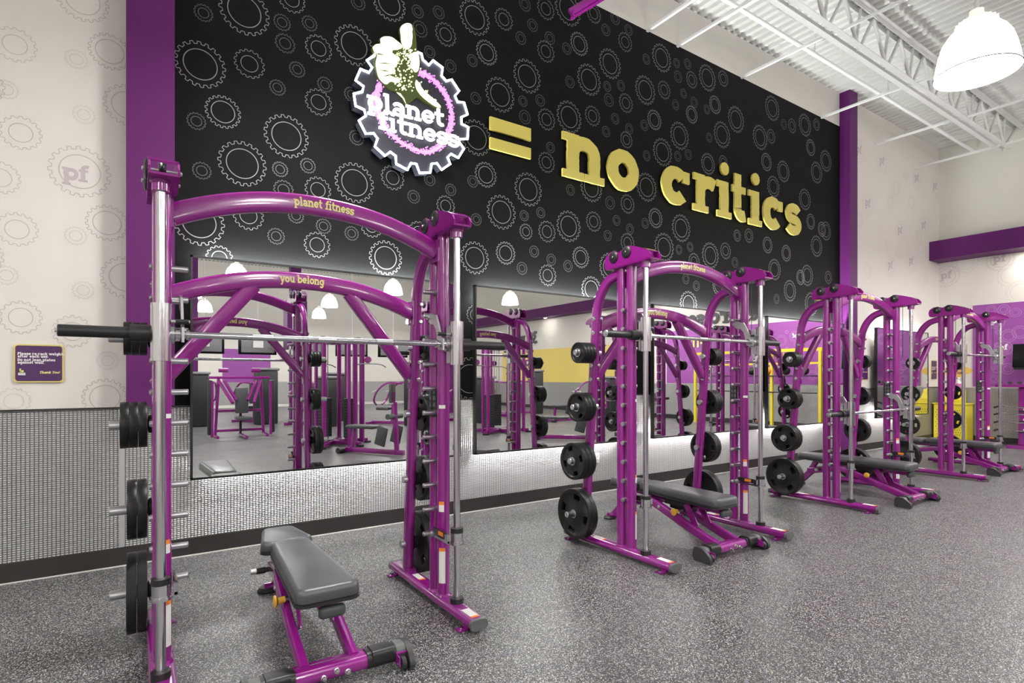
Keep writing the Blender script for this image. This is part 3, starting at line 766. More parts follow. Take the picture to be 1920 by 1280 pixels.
# two words; letter positions fitted to the photograph
def word(txt, pa, pb, hgt, nm):
    a = V(aty(620 + pa[0] / 4, 20 + pa[1] / 4, NY)); b = V(aty(620 + pb[0] / 4, 20 + pb[1] / 4, NY))
    d = b - a; s = d.length / text_w(txt, .22, .03); d.normalize(); nrm = V((-d.z, 0, d.x))
    m = MB(); text_mb(m, txt, lambda u, v: a + d * u + nrm * v * hgt + V((0, -.034, 0)), s, .215, M_NEONL, (0, .02, 0), track=.03, gap=.001); part(m, nm, smooth=False)
word('planet', (272, 742), (850, 880), .86, 'lit_word')
word('fitness', (352, 890), (958, 1040), .86, 'lit_word')

# ================================================================== SMALL PURPLE NOTICES
def notice(x, z, W, Hh, label, full=True):
    t = thing('wall_notice', label, 'sign', (x, WY - .002, z), 0, 'purple notices about weights')
    m = MB(); y = -.012
    m.prism([(p[0], p[1]) for p in rrect(W, Hh, .022)], (0, y, 0), (1, 0, 0), (0, 0, 1), (0, .011, 0), M_SIGNB)
    m.prism([(p[0], p[1]) for p in rrect(W - .018, Hh - .018, .016)], (0, y - .001, 0), (1, 0, 0), (0, 0, 1), (0, .002, 0), M_SIGN); m.build('board', t, smooth=False)
    m = MB(); s = .0132; kx = W / .265
    def P(u0, v0): return lambda u, v: (u0 + u * kx, y - .002, v0 + v)
    rows = (('Please re-rack weights', .058), ('after each use.', .040), ('Do not lean plates', .016), ('against wall.', -.002))
    for tx, v in rows: text_mb(m, tx, P(-.112 * kx, v), s, .30, M_WHITE)
    m.build('printed_text', t, smooth=False)
    m = MB(); text_mb(m, 'Thank You!', P(.0, -.070), .0125, .30, M_YDECAL, shear=.25, track=-.05)
    m.build('printed_thanks', t, smooth=False)
    m = MB(); m.prism([(-.09 * kx + q[0], -.065 + q[1]) for q in arc(0, 0, .024, .022, 0, 360, 14)[:-1]], (0, y - .002, 0), (1, 0, 0), (0, 0, 1), (0, .001, 0), M_BLKLET)
    m.box((-.098 * kx, y - .0025, -.046), (.008, .001, .020), M_YDECAL); m.box((-.09 * kx, y - .0025, -.054), (.02, .001, .012), M_YDECAL)
    for v in (-.068, -.078): m.box((-.09 * kx, y - .0025, v), (.038, .001, .007), M_WHITE)
    m.build('printed_emblem', t, smooth=False)
    return t
notice(-.556, 1.492, .268, .262, 'purple notice with yellow border on the pale wall left of the nearest rack')
notice(11.36, 1.55, .42, .42, 'small purple notice on the wall just right of the right purple pilaster')
notice(14.66, 1.55, .30, .42, 'small purple notice in the far corner beside the yellow cleaning station')

# wall outlets
for (u, v, lb) in ((1119, 858, 'white wall outlet on the silver panel behind the second rack'),):
    p = aty(u, v, WY - .014); t = thing('wall_outlet', lb, 'outlet', p)
    m = MB(); m.rbox((0, -.004, 0), (.075, .010, .118), .003, M_OUT); m.build('cover_plate', t)
    for dz in (-.022, .022):
        m = MB(); m.rbox((0, -.010, dz), (.034, .004, .030), .0015, M_WHITE)
        m.box((-.007, -.0125, dz), (.003, .001, .010), M_DARK); m.box((.007, -.0125, dz), (.003, .001, .010), M_DARK); m.build('socket', t)

# ================================================================== SMITH MACHINES
# local frame: x across, y away from the camera (0 = 3.0 m), z up
RY = 3.0
RK_S = CAM_H / (CAM_H - .05); RK_Z = CAM_H * (1 - RK_S)     # survey scale that puts the feet on the floor
PEGZ = [.48 + .1416 * k for k in range(11)]
HORNZ = (1.59, 1.16, .73, .30)
def rear_y(z): return .47 - .14 * (z - .1) / 1.75
def arch_pts(half, z_end, z_mid, y, n=20):
    return [V((-half + 2 * half * k / n, y, z_mid - (z_mid - z_end) * abs(-1 + 2 * k / n) ** 2.15)) for k in range(n + 1)]

def make_rack():
    t = thing('smith_machine', 'purple smith machine', 'weight machine', (0, RY, 0), 0, 'purple smith machines')
    for s in (-1, 1):
        x = s * .70
        # floor beam
        prof = rrect(.105, .056, .027, 4)
        m = MB(); m.sweep([(x, -.45, .096), (x, .66, .096)], prof, (1, 0, 0), M_PURPLE)
        for y, sx in ((-.38, -s), (.60, s)):
            for sd in (-1, 1):
                m.box((x + sd * .055, y, .055), (.06, .05, .008), M_PURPLE); m.cyl((x + sd * .066, y, .058), (x + sd * .066, y, .067), .010, M_CHROME, n=8)
            m.box((x, y, .062), (.07, .05, .022), M_PURPLE)
        m.box((x, -.36, .1245), (.045, .10, .0015), M_WHITE); m.box((x, -.42, .1245), (.045, .018, .0017), M_ORANGE)
        m.box((x, .30, .1245), (.04, .10, .0015), M_WHITE); m.box((x, .24, .1245), (.04, .018, .0017), M_ORANGE)
        beam = m.build('floor_beam', t)
        for y in (-.458, .665):
            m = MB(); m.sweep([(x, y - .012, .096), (x, y + .012, .096)], rrect(.106, .057, .027, 4), (1, 0, 0), M_GREYCAP); m.build('end_cap', beam)
        # twin uprights
        for y in (-.052, .048):
            m = MB(); m.cyl((x, y, .112), (x, y, 2.275), .0365, M_PURPLE, n=24)
            m.lathe((x, y, .123), (0, 0, 1), [(.046, 0), (.042, .006), (.037, .012)], M_PURPLE, 24)
            u = m.build('upright', t)
            if y < 0:
                a0 = 200 if s > 0 else 272
                for z0, z1, z2, aw in ((.20, .385, .405, 62), (.615, .655, .675, 50), (1.215, 1.235, 0, 62)):
                    m = MB(); m.patch((x, y), .0371, a0, a0 + aw, z0, z1, M_WHITE)
                    if z2: m.patch((x, y), .0371, a0, a0 + aw, z1, z2, M_ORANGE)
                    m.build('warning_label', u)
            elif s > 0:
                m = MB(); m.patch((x, y), .0371, 150, 260, 1.16, 1.34, M_DARK)
                for zz in (1.18, 1.22, 1.26, 1.30):
                    for aa in (175, 215): m.patch((x, y), .0375, aa, aa + 22, zz, zz + .026, M_GREYCAP, 2)
                m.patch((x, y), .0375, 172, 240, 1.325, 1.332, M_YDECAL, 2); m.build('exercise_chart', u)
        # pegs between the twin tubes
        for z in PEGZ:
            m = MB(); m.cyl((x + s * .048, 0, z), (x - s * .102, 0, z), .0138, M_STEEL, n=12)
            m.cyl((x + s * .030, 0, z), (x + s * .042, 0, z), .017, M_STEEL, n=8); m.lathe((x - s * .102, 0, z), (-s, 0, 0), [(.0138, 0), (.011, .003), (0, .005)], M_STEEL, 12)
            m.build('catch_peg', t)
        # pulley housing: two cheek plates, floor, nose, pulleys
        chk = [(.17, 2.225), (.178, 2.275), (.165, 2.315), (.12, 2.345), (.07, 2.352), (.025, 2.328), (-.02, 2.35), (-.07, 2.362), (-.14, 2.345), (-.215, 2.318), (-.27, 2.29), (-.29, 2.262), (-.285, 2.236), (-.20, 2.232), (-.10, 2.222), (.05, 2.215)]
        m = MB()
        for q in (-1, 1):
            m.prism(chk, (x + q * .052 - .004, 0, 0), (0, 1, 0), (0, 0, 1), (.008, 0, 0), M_PURPLE)
        m.sweep([(x, .16, 2.222), (x, -.10, 2.226), (x, -.285, 2.238)], [(-.056, -.005), (.056, -.005), (.056, .005), (-.056, .005)], (1, 0, 0), M_PURPLE)
        m.sweep([(x, -.215, 2.316), (x, -.262, 2.293)], [(-.056, -.004), (.056, -.004), (.056, .004), (-.056, .004)], (1, 0, 0), M_PURPLE)
        hs = m.build('pulley_housing', t)
        for y, z in ((.078, 2.302), (-.055, 2.318)):
            m = MB(); m.lathe((x - .014, y, z), (1, 0, 0), [(0, 0), (.047, 0), (.047, .005), (.040, .014), (.047, .023), (.047, .028), (0, .028)], M_DARK, 24)
            m.cyl((x - .066, y, z), (x + .066, y, z), .008, M_STEEL, n=10); m.build('pulley', hs)
            for q in (-1, 1):
                m = MB(); m.lathe((x + q * .057, y, z), (q, 0, 0), [(.045, 0), (.045, .004), (.038, .010), (.012, .012), (0, .012)], M_GREYCAP if False else M_DARK, 28)
                m.lathe((x + q * .069, y, z), (q, 0, 0), [(.010, 0), (.010, .005), (.006, .009), (0, .009)], M_CHROME, 12); m.build('pulley_cover', hs)
        # guide rail with collars and stop
        yr = -.20
        m = MB(); m.cyl((x + s * .01, yr, .13), (x + s * .01, yr, 2.19), .0190, M_CHROME, n=24); rail = m.build('guide_rail', t)
        xr = x + s * .01
        m = MB(); m.cyl((xr, yr, .120), (xr, yr, .152), .038, M_DARK, n=24); m.build('rubber_collar', rail)
        m = MB(); m.cyl((xr, yr, 2.185), (xr, yr, 2.232), .033, M_PURPLE, n=24); m.cyl((xr, yr, 2.218), (xr, yr, 2.232), .040, M_PURPLE, n=24); m.build('top_collar', rail)
        st = MB(); st.cyl((xr, yr, .468), (xr, yr, .520), .034, M_CHROME, n=24)
        st.cyl((xr, yr, .455), (xr, yr, .467), .043, M_CHROME, n=24)
        st.box((x - s * .045, -.11, .470), (.012, .19, .014), M_CHROME); st.box((x - s * .046, -.10, .500), (.008, .16, .036), M_DARK)
        st.box((x - s * .045, yr + .01, .49), (.02, .03, .05), M_CHROME)
        st.lathe((x - s * .045, -.015, .478), (-s, 0, 0), [(.018, -.02), (.018, .012), (.010, .016), (0, .016)], M_STEEL, 12)
        st.box((x - s * .0515, -.12, .502), (.002, .06, .022), M_ORANGE)
        so = st.build('safety_stop', t)
        m = MB(); m.cyl((xr, yr, .520), (xr, yr, .546), .036, M_DARK, n=24); m.build('rubber_ring', so)
        # lifting cable
        m = MB(); m.cyl((x + s * .01, -.115, 1.62), (x + s * .01, -.115, 2.24), .0028, M_DARK, n=6); m.build('cable', t)
        # rear upright, leaning then curving forward
        path = smooth_path([(x, rear_y(.12), .118), (x, rear_y(.7), .7), (x, rear_y(1.3), 1.3), (x, rear_y(1.85), 1.85), (x, .312, 1.965), (x, .265, 2.065), (x, .19, 2.142), (x, .10, 2.175), (x, .05, 2.18)], 5)
        m = MB(); m.sweep(path, rrect(.058, .078, .024, 3), (1, 0, 0), M_PURPLE)
        m.box((x, rear_y(.13), .128), (.075, .10, .010), M_PURPLE)
        for z in (1.86, 1.75, 1.49, 1.38):
            for q in (-1, 1):
                m.lathe((x + q * .028, rear_y(z) + (.015 if q > 0 else -.005), z), (q, 0, 0), [(.017, 0), (.017, .006), (.009, .007), (.009, .012), (0, .012)], M_CHROME, 10)
                m.lathe((x + q * .015, rear_y(z) - .038, z), (0, -1, 0), [(.014, 0), (.014, .006), (.008, .007), (.008, .012), (0, .012)], M_CHROME, 10) if q > 0 else None
        ru = m.build('rear_upright', t)
        # plate horns
        for z in HORNZ:
            y = rear_y(z)
            m = MB(); m.cyl((x - s * .055, y, z), (x + s * .205, y, z), .0235, M_STEEL, n=20)
            m.lathe((x + s * .205, y, z), (s, 0, 0), [(.0235, 0), (.020, .004), (.010, .004), (.010, .002), (0, .002)], M_STEEL, 20)
            m.cyl((x - s * .030, y, z), (x - s * .045, y, z), .016, M_STEEL, n=8)
            h = m.build('plate_horn', t)
            m = MB(); m.lathe((x + s * .028, y, z), (s, 0, 0), [(.030, 0), (.046, .003), (.046, .010), (.040, .018), (.025, .021)], M_DARK, 20); m.build('horn_collar', h)
    # front arch with words
    def arch_word(m, pts, txt, size, xc, y, track=0.0):
        wd = text_w(txt, .27, track) * size
        def zc(x):
            for a, b in zip(pts, pts[1:]):
                if a.x <= x <= b.x:
                    k = (x - a.x) / (b.x - a.x); return a.z + (b.z - a.z) * k, (b.z - a.z) / (b.x - a.x)
            return pts[0].z, 0
        def place(u, v):
            x = xc - wd / 2 + u; z, sl = zc(x); n = math.hypot(1, sl); q = (v - size * .5) * 1.22
            return (x - q * sl / n, y, z + q / n)
        text_mb(m, txt, place, size, .27, M_YDECAL, track=track, gap=.0002)
    pts = arch_pts(.665, 2.138, 2.288, -.01)
    m = MB(); m.sweep(pts, rrect(.062, .098, .018, 3), (0, 1, 0), M_PURPLE)
    for s in (-1, 1): m.box((s * .663, -.01, 2.135), (.012, .115, .125), M_PURPLE)
    fa = m.build('front_arch', t)
    m = MB(); arch_word(m, pts, 'planet fitness', .0265, .02, -.0418); m.build('arch_lettering', fa, smooth=False)
    yb = rear_y(1.78)
    pts = arch_pts(.67, 1.808, 1.948, yb)
    m = MB(); m.sweep(pts, rrect(.058, .092, .016, 3), (0, 1, 0), M_PURPLE)
    for s in (-1, 1): m.box((s * .668, yb, 1.806), (.010, .075, .15), M_PURPLE)
    ra = m.build('rear_arch', t)
    for yy, fl in ((-.0297, 1), (.0297, -1)):
        m = MB()
        if fl > 0: arch_word(m, pts, 'you belong', .0265, -.01, yb + yy)
        else:
            rp = [V((-p.x, p.y, p.z)) for p in reversed(pts)]
            mm = MB(); arch_word(mm, rp, 'you belong', .0265, -.01, yb + yy)
            m.add([(-v[0], 2 * (yb + yy) - v[1], v[2]) for v in mm.v], mm.f, M_YDECAL)
        m.build('arch_lettering', ra, smooth=False)
    for s in (-1, 1):
        m = MB(); m.sweep([(s * .262, yb, 1.90), (s * .668, rear_y(1.42), 1.405)], rrect(.055, .078, .015, 3), (0, 1, 0), M_PURPLE)
        m.box((s * .672, rear_y(1.42), 1.41), (.010, .072, .17), M_PURPLE); m.build('brace', t)
    # barbell on its two carriages
    yb, zb = -.150, 1.585
    m = MB(); m.cyl((-.66, 0, 0), (.66, 0, 0), .0148, M_CHROME, n=20)
    for xx in (-.30, .0, .30): m.cyl((xx - .045, 0, 0), (xx + .045, 0, 0), .0155, M_STEEL, n=20)
    for s in (-1, 1): m.lathe((s * .60, 0, 0), (s, 0, 0), [(.015, 0), (.024, .002), (.024, .012), (.018, .014), (.018, .05)], M_CHROME, 20)
    bar = m.build('barbell', t, loc=(0, yb, zb))
    for s in (-1, 1):
        m = MB(); m.cyl((s * .765, 0, 0), (s * 1.055, 0, 0), .0245, M_RUB, n=24)
        m.cyl((s * .745, 0, 0), (s * .82, 0, 0), .036, M_RUB, n=24)
        m.lathe((s * 1.055, 0, 0), (s, 0, 0), [(.0245, 0), (.021, .003), (.008, .003), (.008, .010), (0, .010)], M_STEEL, 20); m.build('bar_sleeve', bar)
        m = MB(); yr = -.05
        m.cyl((s * .71, yr, -.118), (s * .71, yr, .126), .0375, M_CHROME, n=28)
        m.box((s * .695, yr + .045, .0), (.028, .05, .215), M_ALU); m.box((s * .700, .0, .0), (.05, .07, .08), M_ALU)
        m.lathe((s * .672, 0, 0), (-s, 0, 0), [(.040, 0), (.040, .012), (.030, .018), (.030, .034), (.022, .036)], M_CHROME, 20)
        m.build('carriage', bar)
        m = MB(); hk = [(-.028, -.035), (.030, -.030), (.045, .030), (.060, .085), (.095, .120), (.125, .120), (.150, .135), (.160, .160), (.148, .182), (.122, .188), (.100, .176), (.060, .170), (.030, .120), (.005, .060), (-.030, .030)]
        m.prism(hk, (s * .632, 0, 0), (0, 1, 0), (0, 0, 1), (.010, 0, 0), M_ALU)
        m.cyl((s * .64 - s * .02, .150, .162), (s * .64 + s * .02, .150, .162), .013, M_STEEL, n=12)
        m.build('bar_hook', bar, smooth=False)
        m = MB(); m.cyl((s * .70, -.02, .055), (s * .60, -.02, .055), .0075, M_STEEL, n=10); m.cyl((s * .655, -.02, .055), (s * .605, -.02, .055), .011, M_DARK, n=12); m.build('lock_pin', bar)
    return t
rack0 = make_rack()
RACKX = (.798, 3.755, 6.765, 9.795)
RACKN = ('the nearest, leftmost', 'the second from the left, behind a charcoal bench', 'the third, its bar lowered', 'the farthest at the right')
RLAB = ('purple smith machine nearest the camera, leftmost of the row', 'purple smith machine second from the left, bar at shoulder height', 'purple smith machine third in the row, its bar lowered to waist height', 'purple smith machine farthest away, last at the right end of the row')
BARDZ = (0, .115, -.565, .115)
racks = [rack0]
for i in range(1, 4): racks.append(copy_tree(rack0))
for i, r in enumerate(racks):
    r.location = (RACKX[i] * RK_S, RY * RK_S, RK_Z); r.scale = (RK_S,) * 3; r['label'] = RLAB[i]
    for c in r.children:
        if c.name.startswith('barbell'): c.location.z += BARDZ[i]

# ------------------------------------------------------------------ weight plates
def make_plate(R, T, slots, name='weight_plate'):
    # polar grid: hub, web with grip slots, rim
    rings = [.0255, R * .22, R * .30, R * .56, R * .80, R * .86, R * .985, R]
    th = [T, T, T * .62, T * .56, T * .62, T, T, T * .8]
    n = 60; mb = MB()
    def hole(j, k):
        if slots == 0 or j != 3: return False
        a = (k + .5) / n * slots; a -= math.floor(a)
        return .5 - .19 < a < .5 + .19 if slots > 3 else .5 - .15 < a < .5 + .15
    P = []
    for j, r in enumerate(rings):
        for k in range(n):
            a = 2 * PI * k / n + PI / 4
            for sx in (-1, 1): P.append((sx * th[j] / 2, r * math.cos(a), r * math.sin(a)))
    I = lambda j, k, s: (j * n + k % n) * 2 + s
    F = []
    for j in range(len(rings) - 1):
        for k in range(n):
            if hole(j, k):
                if not hole(j, k - 1): F.append((I(j, k, 0), I(j + 1, k, 0), I(j + 1, k, 1), I(j, k, 1)))
                if not hole(j, k + 1): F.append((I(j, k + 1, 0), I(j + 1, k + 1, 0), I(j + 1, k + 1, 1), I(j, k + 1, 1)))
                F.append((I(j, k, 0), I(j, k + 1, 0), I(j, k + 1, 1), I(j, k, 1))); F.append((I(j + 1, k, 0), I(j + 1, k + 1, 0), I(j + 1, k + 1, 1), I(j + 1, k, 1)))
                continue
            for s in (0, 1): F.append((I(j, k, s), I(j, k + 1, s), I(j + 1, k + 1, s), I(j + 1, k, s)))
    for k in range(n):
        F.append((I(0, k, 0), I(0, k + 1, 0), I(0, k + 1, 1), I(0, k, 1))); e = len(rings) - 1
        F.append((I(e, k, 0), I(e, k + 1, 0), I(e, k + 1, 1), I(e, k, 1)))
    mb.add(P, F, M_IRON)
    o = mb.build(name, angle=.6)
    m = MB(); m.lathe((-T / 2 - .001, 0, 0), (1, 0, 0), [(.0262, 0), (.034, 0), (.034, T + .002), (.0262, T + .002)], M_STEEL, 24); m.build('steel_bushing', o)
    return o
SIZES = {0: (.082, .0315, 0, 'small'), 1: (.115, .0365, 3, 'medium'), 2: (.147, .0415, 4, 'large'), 3: (.200, .0425, 4, 'largest')}
PROTO = {}
COUNT = {(0, -1): (3, 3, 2, 2), (0, 1): (3, 2, 2, 2), (1, -1): (4, 3, 3, 2), (1, 1): (3, 3, 2, 2), (2, -1): (4, 3, 3, 2), (2, 1): (3, 2, 2, 2), (3, -1): (2, 1, 1, 2), (3, 1): (2, 1, 1, 1)}
RK = ('nearest rack', 'second rack', 'third rack', 'farthest rack')
LVN = ('top horn', 'upper-middle horn', 'lower-middle horn', 'bottom horn')
NUM = ('one', 'two', 'three', 'four')
used = set()
for (ri, s), cnt in COUNT.items():
    for lv in range(4):
        R, T, sl, nm = SIZES[lv]; n = cnt[lv]; x = RACKX[ri] + s * (.70 + .0505)
        for k in range(n):
            if lv not in PROTO: o = PROTO[lv] = make_plate(R, T, sl); first = True
            else: o = copy_tree(PROTO[lv])
            o.location = ((x + s * (T / 2 + k * (T + .0015))) * RK_S, (RY + rear_y(HORNZ[lv])) * RK_S, (HORNZ[lv] - .0015) * RK_S + RK_Z); o.scale = (RK_S,) * 3
            o.rotation_euler = (random.uniform(0, 6.28), 0, 0)
            if n == 1: pos = 'lone'
            elif k == n - 1: pos = 'outermost'
            elif k == 0: pos = 'innermost'
            else: pos = 'second from outside' if k == n - 2 else 'third from outside'
            lb = '%s %s black weight plate on the %s %s of the %s' % (pos, nm, 'left' if s < 0 else 'right', LVN[lv], RK[ri])
            tag(o, lb, 'weight plate', '%s plates on the racks' % nm)

# ================================================================== ADJUSTABLE BENCHES
# local frame: y = 0 at the front cross bar, pad runs towards +y
def make_bench():
    t = thing('adjustable_bench', 'bench', 'bench', (0, 0, 0), 0, 'flat adjustable benches inside the racks')
    m = MB(); m.sweep([(-.350, 0, .062), (.350, 0, .062)], rrect(.085, .070, .030, 4), (0, 1, 0), M_PURPLE)
    m.box((0, .036, .083), (.36, .03, .018), M_PURPLE)
    for x, z in ((-.042, .052), (.015, .070), (.066, .052)):
        m.lathe((x, -.042, z), (0, -1, 0), [(.014, 0), (.014, .004), (.010, .006), (.010, .018), (0, .020)], M_CHROME, 10)
    cb = m.build('cross_bar', t, loc=(0, -.065, 0))
    for s in (-1, 1):
        m = MB(); m.sweep([(s * .160, 0, .064), (s * .300, 0, .064)], rrect(.094, .080, .032, 4), (0, 1, 0), M_DARK)
        m.sweep([(s * .182, -.004, .075), (s * .282, -.004, .075)], rrect(.098, .070, .02, 3), (0, 1, 0), M_DARK); m.build('hand_grip', cb)
        m = MB()
        cap = [(-.095, .004), (.040, .0), (.050, .012), (.055, .04), (.052, .080), (.040, .102), (.02, .110), (-.03, .106), (-.070, .082), (-.100, .055), (-.108, .030), (-.104, .012)]
        m.prism(cap, (s * .345, 0, 0), (0, 1, 0), (0, 0, 1), (s * .026, 0, 0), M_CAPD)
        m.sweep([(s * .300, 0, .064), (s * .352, 0, .064)], rrect(.096, .082, .032, 4), (0, 1, 0), M_GREYCAP); m.build('end_cap', cb)
        m = MB(); m.lathe((s * .320 - .014, -.072, .034), (1, 0, 0), [(0, 0), (.026, 0), (.032, .004), (.032, .024), (.026, .028), (0, .028)], M_RUB, 20)
        m.build('wheel', cb)
        m = MB(); m.box((s * .297, -.06, .05), (.006, .07, .045), M_PURPLE); m.box((s * .319, -.045, .075), (.05, .03, .006), M_PURPLE)
        m.cyl((s * .292, -.072, .034), (s * .340, -.072, .034), .007, M_CHROME, n=8); m.build('wheel_bracket', cb)
        # side rails
        path = smooth_path([(s * .112, -.045, .070), (s * .112, .26, .165), (s * .105, .56, .262), (s * .098, .66, .285), (s * .088, .76, .276), (s * .06, 1.10, .205)], 5)
        m = MB(); m.sweep(path, rrect(.046, .072, .014, 3), (1, 0, 0), M_PURPLE)
        m.lathe((s * .125, .56, .262), (s, 0, 0), [(.016, 0), (.016, .006), (.009, .012), (0, .012)], M_CHROME, 10)
        m.box((s * .112, .33, .2175), (.035, .06, .0015), M_ORANGE, Matrix.Rotation(.34, 3, 'X')); m.build('side_rail', t)
        m = MB(); m.sweep([(s * .078, .20, .165), (s * .078, .30, .335)], [(-.004, -.03), (.004, -.03), (.004, .03), (-.004, .03)], (1, 0, 0), M_PURPLE); m.build('seat_bracket', t)
    m = MB(); m.sweep([(0, 1.06, .225), (0, 1.255, .03)], rrect(.06, .075, .012, 3), (1, 0, 0), M_PURPLE)
    m.sweep([(0, 1.12, .18), (0, 1.02, .345)], rrect(.05, .06, .012, 3), (1, 0, 0), M_PURPLE); m.build('rear_leg', t)
    m = MB(); m.cyl((-.075, 1.265, .030), (.075, 1.265, .030), .030, M_PURPLE, n=14); rb = m.build('rear_foot', t)
    for s in (-1, 1):
        m = MB(); m.lathe((s * .055, 1.27, 0), (0, 0, 1), [(0, 0), (.058, 0), (.060, .012), (.045, .030), (0, .034)], M_RUB, 24); m.build('rubber_foot', rb)
    m = MB(); m.cyl((-.15, .93, .25), (.15, .93, .25), .014, M_DARK, n=12)
    for s in (-1, 1): m.cyl((s * .17, .93, .25), (s * .20, .93, .25), .017, M_ALU, n=14); m.cyl((s * .12, .93, .25), (s * .17, .93, .25), .019, M_DARK, n=14)
    m.build('lift_handle', t)
    m = MB(); m.sweep([(0, .0, .325), (0, 1.00, .335)], rrect(.07, .05, .01, 3), (1, 0, 0), M_PURPLE)
    m.box((0, .40, .315), (.12, .30, .05), M_DARK); m.box((0, .40, .28), (.06, .24, .05), M_DARK); m.build('pad_carrier', t)
    m = MB(); m.rbox((.02, -.012, .305), (.125, .045, .058), .020, M_GRNPAD, 3); m.build('seat_end_cap', t)
    m = MB(); m.cyl((-.15, .36, .262), (-.02, .38, .268), .014, M_STEEL, n=12); m.cyl((-.118, .365, .2635), (-.155, .36, .2625), .017, M_YKNOB, n=16)
    m.lathe((-.155, .36, .2625), (-1, 0, 0), [(.017, 0), (.030, .006), (.030, .014), (.018, .018), (0, .018)], M_YKNOB, 18); m.build('pull_pin', t)
    # pads
    def pad(y0, y1, w0, w1, z0, z1, nm, rc=.05):
        # rounded in plan and over the edges
        L = y1 - y0
        def ring(ins, z):
            a0, a1, b0, b1 = w0 / 2 - ins, w1 / 2 - ins, y0 + ins, y1 - ins; out = []; r = max(rc - ins, .006)
            for cx_, cy_, q0 in ((a0 - r, b0 + r, -90), (a1 - r, b1 - r, 0), (-a1 + r, b1 - r, 90), (-a0 + r, b0 + r, 180)):
                for k in range(7):
                    q = math.radians(q0 + 15 * k); out.append((cx_ + r * math.cos(q), cy_ + r * math.sin(q), z))
            return out
        def loft(m, lv, mt):
            P = []; n = 28; F = []
            for ins, z in lv: P += ring(ins, z)
            for a in range(len(lv) - 1):
                for k in range(n): F.append((a * n + k, a * n + (k + 1) % n, (a + 1) * n + (k + 1) % n, (a + 1) * n + k))
            F += [list(range(n))[::-1], [(len(lv) - 1) * n + k for k in range(n)]]
            m.add(P, F, mt)
        m = MB(); loft(m, [(.006, z0 + .018), (.0, z0 + .026), (.0, z1 - .026), (.004, z1 - .013), (.013, z1 - .004), (.026, z1)], M_VINYL)
        o = m.build(nm, t, angle=1.0)
        m = MB(); loft(m, [(.008, z0), (-.003, z0 + .004), (-.003, z0 + .016), (.004, z0 + .020)], M_PIPING); m.build('pad_base', o)
    pad(-.055, .84, .295, .225, .352, .438, 'back_pad')
    pad(.872, 1.235, .295, .205, .345, .425, 'seat_pad')
    return t
bench0 = make_bench()
BLAB = ('charcoal adjustable bench under the nearest rack, seen from its front end', 'charcoal bench standing inside the second purple rack', 'charcoal bench standing inside the third purple rack', 'charcoal bench standing inside the farthest purple rack')
BPOS = ((.742, 2.652, -.02), (3.905, 2.775, -.03), (7.16, 2.705, -.02), (10.40, 2.83, -.02))
for i, (x, y, a) in enumerate(BPOS):
    b = bench0 if i == 0 else copy_tree(bench0)
    b.location = (x, y, 0); b.rotation_euler.z = a; b['label'] = BLAB[i]

# ================================================================== FAR RIGHT CORNER
# cleaning station: perforated yellow bin with a curved holder
t = thing('cleaning_station', 'yellow perforated metal cleaning bin in the far right corner', 'bin', (14.72, 4.72, 0))
m = MB(); m.rbox((0, 0, .40), (.42, .58, .80), .015, M_YBIN)
for i in range(12):
    for j in range(11):
        y = -.22 + i * .04 + (.02 if j % 2 else 0); z = .16 + j * .052
        m.box((-.2112, y, z), (.001, .010, .022), M_DARK)
m.build('bin_body', t, smooth=False)
m = MB(); m.rbox((0, 0, .815), (.45, .61, .03), .006, M_YBIN); m.build('bin_lid', t)
m = MB(); m.prism([(-.20, .83), (.20, .83), (.20, 1.12), (.14, 1.12), (.08, 1.02), (-.02, .93), (-.20, .90)], (0, -.17, 0), (1, 0, 0), (0, 0, 1), (0, .34, 0), M_YBIN); m.build('towel_holder', t, smooth=False)
t = thing('spray_bottle', 'white spray bottle with pink label on the yellow cleaning bin', 'bottle', (14.84, 4.66, 1.12))
m = MB(); m.lathe((0, 0, 0), (0, 0, 1), [(0, 0), (.045, 0), (.047, .01), (.047, .15), (.03, .19), (.016, .20), (.016, .225), (0, .225)], M_OUT, 20); m.build('bottle_body', t)
m = MB(); m.lathe((0, 0, .03), (0, 0, 1), [(.0478, 0), (.0478, .10)], M_PINK, 20); m.build('paper_label', t)
m = MB(); m.box((-.01, 0, .25), (.10, .03, .035), M_OUT); m.box((-.065, 0, .25), (.02, .022, .022), M_OUT); m.box((-.04, 0, .215), (.012, .016, .05), M_OUT, Matrix.Rotation(.4, 3, 'Y')); m.build('trigger_head', t, smooth=False)
# gold diamond sign
t = thing('diamond_sign', 'flat gold diamond sign lettered cleaning station above the yellow bin', 'sign', (EX - .012, 4.735, 1.53))
m = MB(); m.prism([(.33, 0), (.0, .17), (-.33, 0), (0, -.17)], (-.006, 0, 0), (0, 1, 0), (0, 0, 1), (.006, 0, 0), M_GOLD); m.build('board', t, smooth=False)
m = MB(); text_mb(m, 'CLEANING', lambda u, v: (-.0075, .195 - u, .015 + v), .044, .30, M_SIGN, slab=False, nv=(-1, 0, 0)); text_mb(m, 'STATION', lambda u, v: (-.0075, .145 - u, -.075 + v), .040, .30, M_SIGN, slab=False, nv=(-1, 0, 0)); m.build('printed_text', t, smooth=False)
